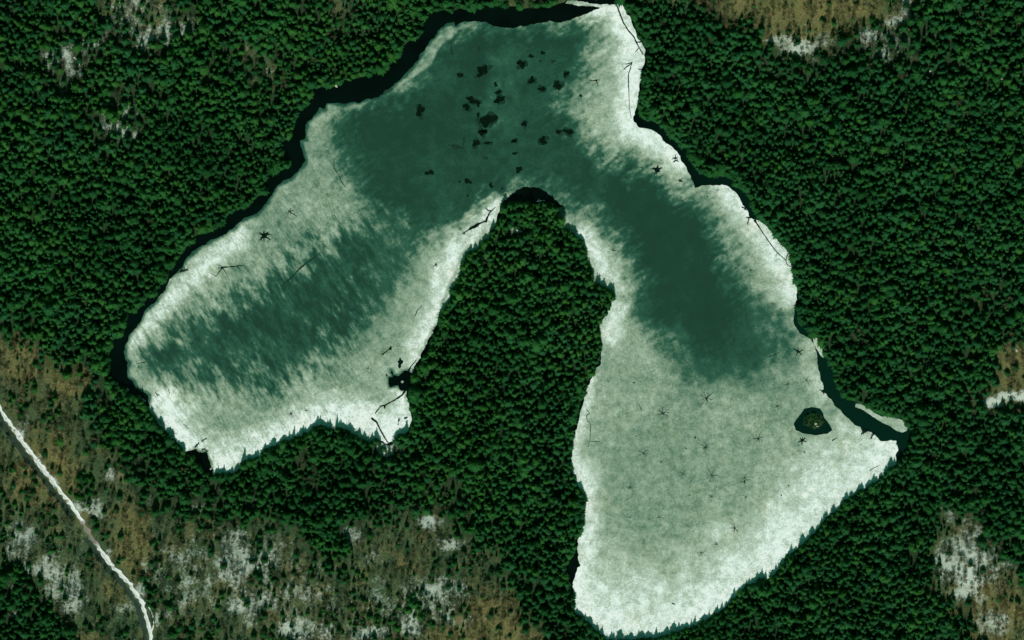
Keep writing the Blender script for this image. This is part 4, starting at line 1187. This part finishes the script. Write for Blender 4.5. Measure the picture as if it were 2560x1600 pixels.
# ------------------------------------------------------------------ bog islet
islet_line = ISLET
def shrub(x, y, s, lab):
    rd = random.Random(int(x * 31 + y * 7))
    e = bpy.data.objects.new('bog_shrub', None); C.objects.link(e)
    px, py = w2((x, y)); e.location = (px, py, .15)
    tv, tf, cv, cf = [], [], [], []
    for k in range(9):
        a = rd.uniform(0, 6.28); L = rd.uniform(.9, 1.9) * s
        d = Vector((math.cos(a) * .8, math.sin(a) * .8, rd.uniform(.6, 1.2))).normalized()
        tube(tv, tf, (0, 0, 0), d * L, .05, .015, 3)
        for j in range(44):
            q = d * L * rd.uniform(.4, 1.1) + Vector((rd.uniform(-.4, .4), rd.uniform(-.4, .4), rd.uniform(-.2, .3))) * s
            u = Vector((rd.uniform(-1, 1), rd.uniform(-1, 1), rd.uniform(-.4, .4))).normalized() * .30 * s; w = Vector((rd.uniform(-1, 1), rd.uniform(-1, 1), rd.uniform(-.5, .5))).normalized() * .24 * s
            i0 = len(cv); cv.extend([tuple(q - u), tuple(q + w), tuple(q + u), tuple(q - w)]); cf.append((i0, i0 + 1, i0 + 2, i0 + 3))
    mesh_obj('stem', tv, tf, mat_hard, e); mesh_obj('foliage', cv, cf, mat_shrub, e)
    tag(e, lab, 'shrub', 'shrubs on the bog islet')
for i, (tx, ty, s, lab) in enumerate([
        (375, 925, 1.7, 'low green bog shrub at the northwest rim of the islet'), (430, 905, 1.9, 'bushy green bog shrub at the north end of the islet'), (485, 925, 1.6, 'green bog shrub at the northeast corner of the islet'),
        (360, 975, 1.8, 'ragged bog shrub on the western side of the islet'), (420, 950, 2.0, 'tallest bog shrub in the middle of the islet'), (475, 960, 1.5, 'small bog shrub next to the pale boulder on the islet'),
        (405, 1000, 1.4, 'low bog shrub at the southern edge of the islet'), (515, 955, 1.2, 'tiny bog shrub at the eastern end of the islet')]):
    (x, y), = T(768, 320, tx, ty)
    shrub(x, y, s, lab)

def boulder(x, y, r, lab, mat=None, z=0.0, seed=1, name='boulder'):
    rd = random.Random(seed)
    import bmesh
    bm = bmesh.new(); bmesh.ops.create_icosphere(bm, subdivisions=2, radius=1)
    ph = [rd.uniform(0, 6.28) for _ in range(3)]
    for v in bm.verts:
        k = 1 + .18 * math.sin(3 * v.co.x + ph[0]) + .15 * math.sin(4 * v.co.y + ph[1]) + rd.uniform(-.07, .07)
        v.co = Vector((v.co.x * r * k * 1.15, v.co.y * r * k * .9, max(-.3, v.co.z) * r * k * .7))
    me = bpy.data.meshes.new(name); bm.to_mesh(me); bm.free(); me.materials.append(mat or mat_rock)
    o = bpy.data.objects.new(name, me); C.objects.link(o)
    px, py = w2((x, y)); o.location = (px, py, z); o.rotation_euler = (0, 0, rd.uniform(0, 6))
    tag(o, lab, 'boulder', 'pale boulders')
for ox, oy, tx, ty, r, lab in [
        (768, 320, 450, 980, 1.25, 'whitish boulder on the bog islet'), (768, 320, 466, 1004, .8, 'smaller pale stone at the south edge of the bog islet'),
        (0, 320, 1195, 662, 2.6, 'large beige boulder standing in dark water at the western end'), (0, 320, 1155, 715, 1.6, 'small white boulder on the bank at the western end'), (0, 320, 1355, 757, 1.9, 'pale boulder at the tree line of the western shore'),
        (768, 320, 1945, 925, 2.0, 'white boulder in the wood east of the pond tip'), (768, 320, 2345, 285, 1.4, 'white boulder in the brown clearing at the east edge'),
        (768, 0, 2145, 890, 1.4, 'round white boulder among conifers in the far northeast'), (768, 0, 1530, 668, 2.2, 'long white boulder in the northeast wood below the snow streak'), (768, 0, 1240, 968, 1.6, 'greyish boulder among the northeastern conifers'),
        (768, 0, 1985, 958, 1.3, 'white boulder at the foot of a pale log in the northeast'), (768, 0, 2205, 748, 1.3, 'pointed white boulder high in the northeast wood'),
        (0, 160, 275, 212, 1.4, 'small white boulder in the wood at the west edge'), (0, 160, 425, 548, 2.3, 'largest white boulder in the western wood'), (512, 320, 75, 818, 1.1, 'small pale boulder in the middle of the peninsula wood'),
        (256, 0, 755, 805, 2.1, 'grey boulder at the water edge in the northwest'), (0, 320, 1995, 1405, 1.2, 'white stone at the sharp southern ice corner')]:
    (x, y), = T(ox, oy, tx, ty)
    gz = float(ground_z(x, y))
    boulder(x, y, r, lab, mat_rock, max(gz, -.2), int(tx))

# ------------------------------------------------------------------ fallen wood
def fallen(name, pts, r, mat, lab, cat, group, z=None, twigs=6):
    e = bpy.data.objects.new(name, None); C.objects.link(e)
    X0, Y0 = w2(pts[0])
    gz = z if z is not None else max(0.0, max(float(ground_z(*p)) for p in pts))
    e.location = (X0, Y0, gz)
    P = [(w2(p)[0] - X0, w2(p)[1] - Y0, r * .9 + .02 * i) for i, p in enumerate(pts)]
    v, f = [], []
    for i in range(len(P) - 1):
        tube(v, f, P[i], P[i + 1], r * (1 - .6 * i / len(P)), r * (1 - .6 * (i + 1) / len(P)), 6)
    mesh_obj('stem', v, f, mat, e)
    rd = random.Random(int(abs(X0) * 13 + abs(Y0)))
    d = (Vector(P[-1]) - Vector(P[0])); L = d.length; d.normalize(); n_ = Vector((-d.y, d.x, 0))
    for k in range(twigs):
        i = rd.randrange(len(P) - 1); t = rd.uniform(.2, 1)
        p = Vector(P[i]).lerp(Vector(P[i + 1]), t)
        q = p + (d * rd.uniform(.2, .7) + n_ * rd.choice((-1, 1)) * rd.uniform(.5, 1) + Vector((0, 0, rd.uniform(0, .25)))) * min(2.6, L * .32)
        v, f = [], []
        tube(v, f, p, q, r * .45, r * .15, 4)
        mesh_obj('branch', v, f, mat, e)
    tag(e, lab, cat, group)
G1, G2 = 'dead wood lying on the ice', 'pale logs fallen in the wood'
ZI = ICE_Z
for pts, r, lab, tw in [
        (T(768, 320, 530, 700, 512, 672, 490, 660), .45, 'dead branchy tree reaching from the dark channel above the bog islet onto the ice', 5),
        (T(768, 320, 945, 1045, 912, 1062, 880, 1080), .8, 'stubby black snag at the ice edge southeast of the bog islet', 6),
        (T(768, 320, 1000, 1075, 985, 1095, 970, 1125), .75, 'second black snag at the ice edge, nearer the pond tip', 5),
        (T(512, 160, 2215, 475, 2195, 455, 2168, 448), .5, 'black branchy snag on the ice at the upper part of the east channel', 5),
        (T(512, 160, 2260, 545, 2235, 550, 2215, 545), .6, 'black snag with crossed limbs at the lower end of the east channel', 5),
        (T(512, 160, 2240, 560, 2232, 580, 2222, 605), .5, 'dark branch hanging from the snag beside the long east crack', 4),
        (T(0, 320, 1840, 1205, 1862, 1185, 1882, 1165), .7, 'thick dark branch at the southwest shore by a brown shallow', 4),
        (T(0, 320, 1905, 1150, 1930, 1130, 1955, 1122), .45, 'forked twiggy branch on the ice off the southwest shore', 6),
        (T(0, 320, 1905, 1225, 1935, 1222, 1960, 1250), .5, 'crooked dark branch at the edge of the southwest ice', 6),
        (T(0, 160, 1700, 1060, 1730, 1050, 1770, 1040), .8, 'heap of dark dead limbs at the western ice edge', 8),
        (T(512, 160, 1525, 20, 1545, 8, 1570, 12), .5, 'dead bough at the northeast ice edge above the notch', 5),
        (T(768, 320, 960, 1425, 1010, 1395, 1060, 1370), .22, 'thin reddish log on the bright ice of the south shore', 1)]:
    fallen('fallen_branch', pts, r, mat_log, lab, 'dead branch', G1, ZI, tw)
for pts, r, lab in [
        (T(512, 160, 268, 405, 285, 438), .32, 'short pale log standing out in dark water at the peninsula tip'), (T(512, 160, 236, 392, 275, 385, 312, 382), .5, 'broad pale log lying across the dark water at the peninsula tip'),
        (T(256, 160, 2090, 915, 2130, 945, 2190, 985), .9, 'thick white log in the wood on the west side of the peninsula'), (T(256, 160, 1985, 1185, 2050, 1218), .5, 'thin white log below the thick one on the peninsula'),
        (T(512, 160, 10, 640, 60, 670, 100, 680), .7, 'white log near the top of the peninsula wood'), (T(768, 0, 1945, 880, 1985, 950), .35, 'slender pale log among the far northeastern conifers'),
        (T(768, 0, 1640, 1210, 1665, 1245), .5, 'short pale log in the wood east of the northeast shore'), (T(768, 480, 1310, 1270, 1335, 1310, 1385, 1380), .5, 'long pale log in the wood south of the southeast bay'),
        (T(768, 480, 1240, 1325, 1300, 1370), .4, 'pale log lying left of the longer one in the southern wood'), (T(0, 0, 705, 540, 745, 590, 765, 630), .6, 'pale log by the small snow patches in the far northwest')]:
    fallen('fallen_log', pts, r, mat_birch, lab, 'log', G2, None, 2)

# labels that nothing can tell apart keep one text and stay in their group; look for exact repeats and set the stronger ones apart by size
seen = {}
for o in C.objects:
    if 'category' in o and o.get('group') in ('large conifers round the pond', 'leafless broadleaved trees'):
        seen.setdefault(o['label'], []).append(o)
for lab, os_ in seen.items():
    m_ = len(os_)
    if m_ == 1:
        continue
    ys_ = sorted(q.location.y for q in os_); xs_ = sorted(q.location.x for q in os_)
    gy_ = min(b_ - a_ for a_, b_ in zip(ys_, ys_[1:])); gx_ = min(b_ - a_ for a_, b_ in zip(xs_, xs_[1:]))
    if gy_ >= gx_:
        os_.sort(key=lambda q: -q.location.y); w0, w1 = 'northernmost', 'southernmost'
    else:
        os_.sort(key=lambda q: q.location.x); w0, w1 = 'westernmost', 'easternmost'
    words = {2: [w0, w1], 3: [w0, 'middle', w1]}.get(m_) or [w0, 'second ' + w0] + ['inner'] * (m_ - 4) + ['second ' + w1, w1]
    for q, w in zip(os_, words):
        q['label'] = w + ' ' + lab
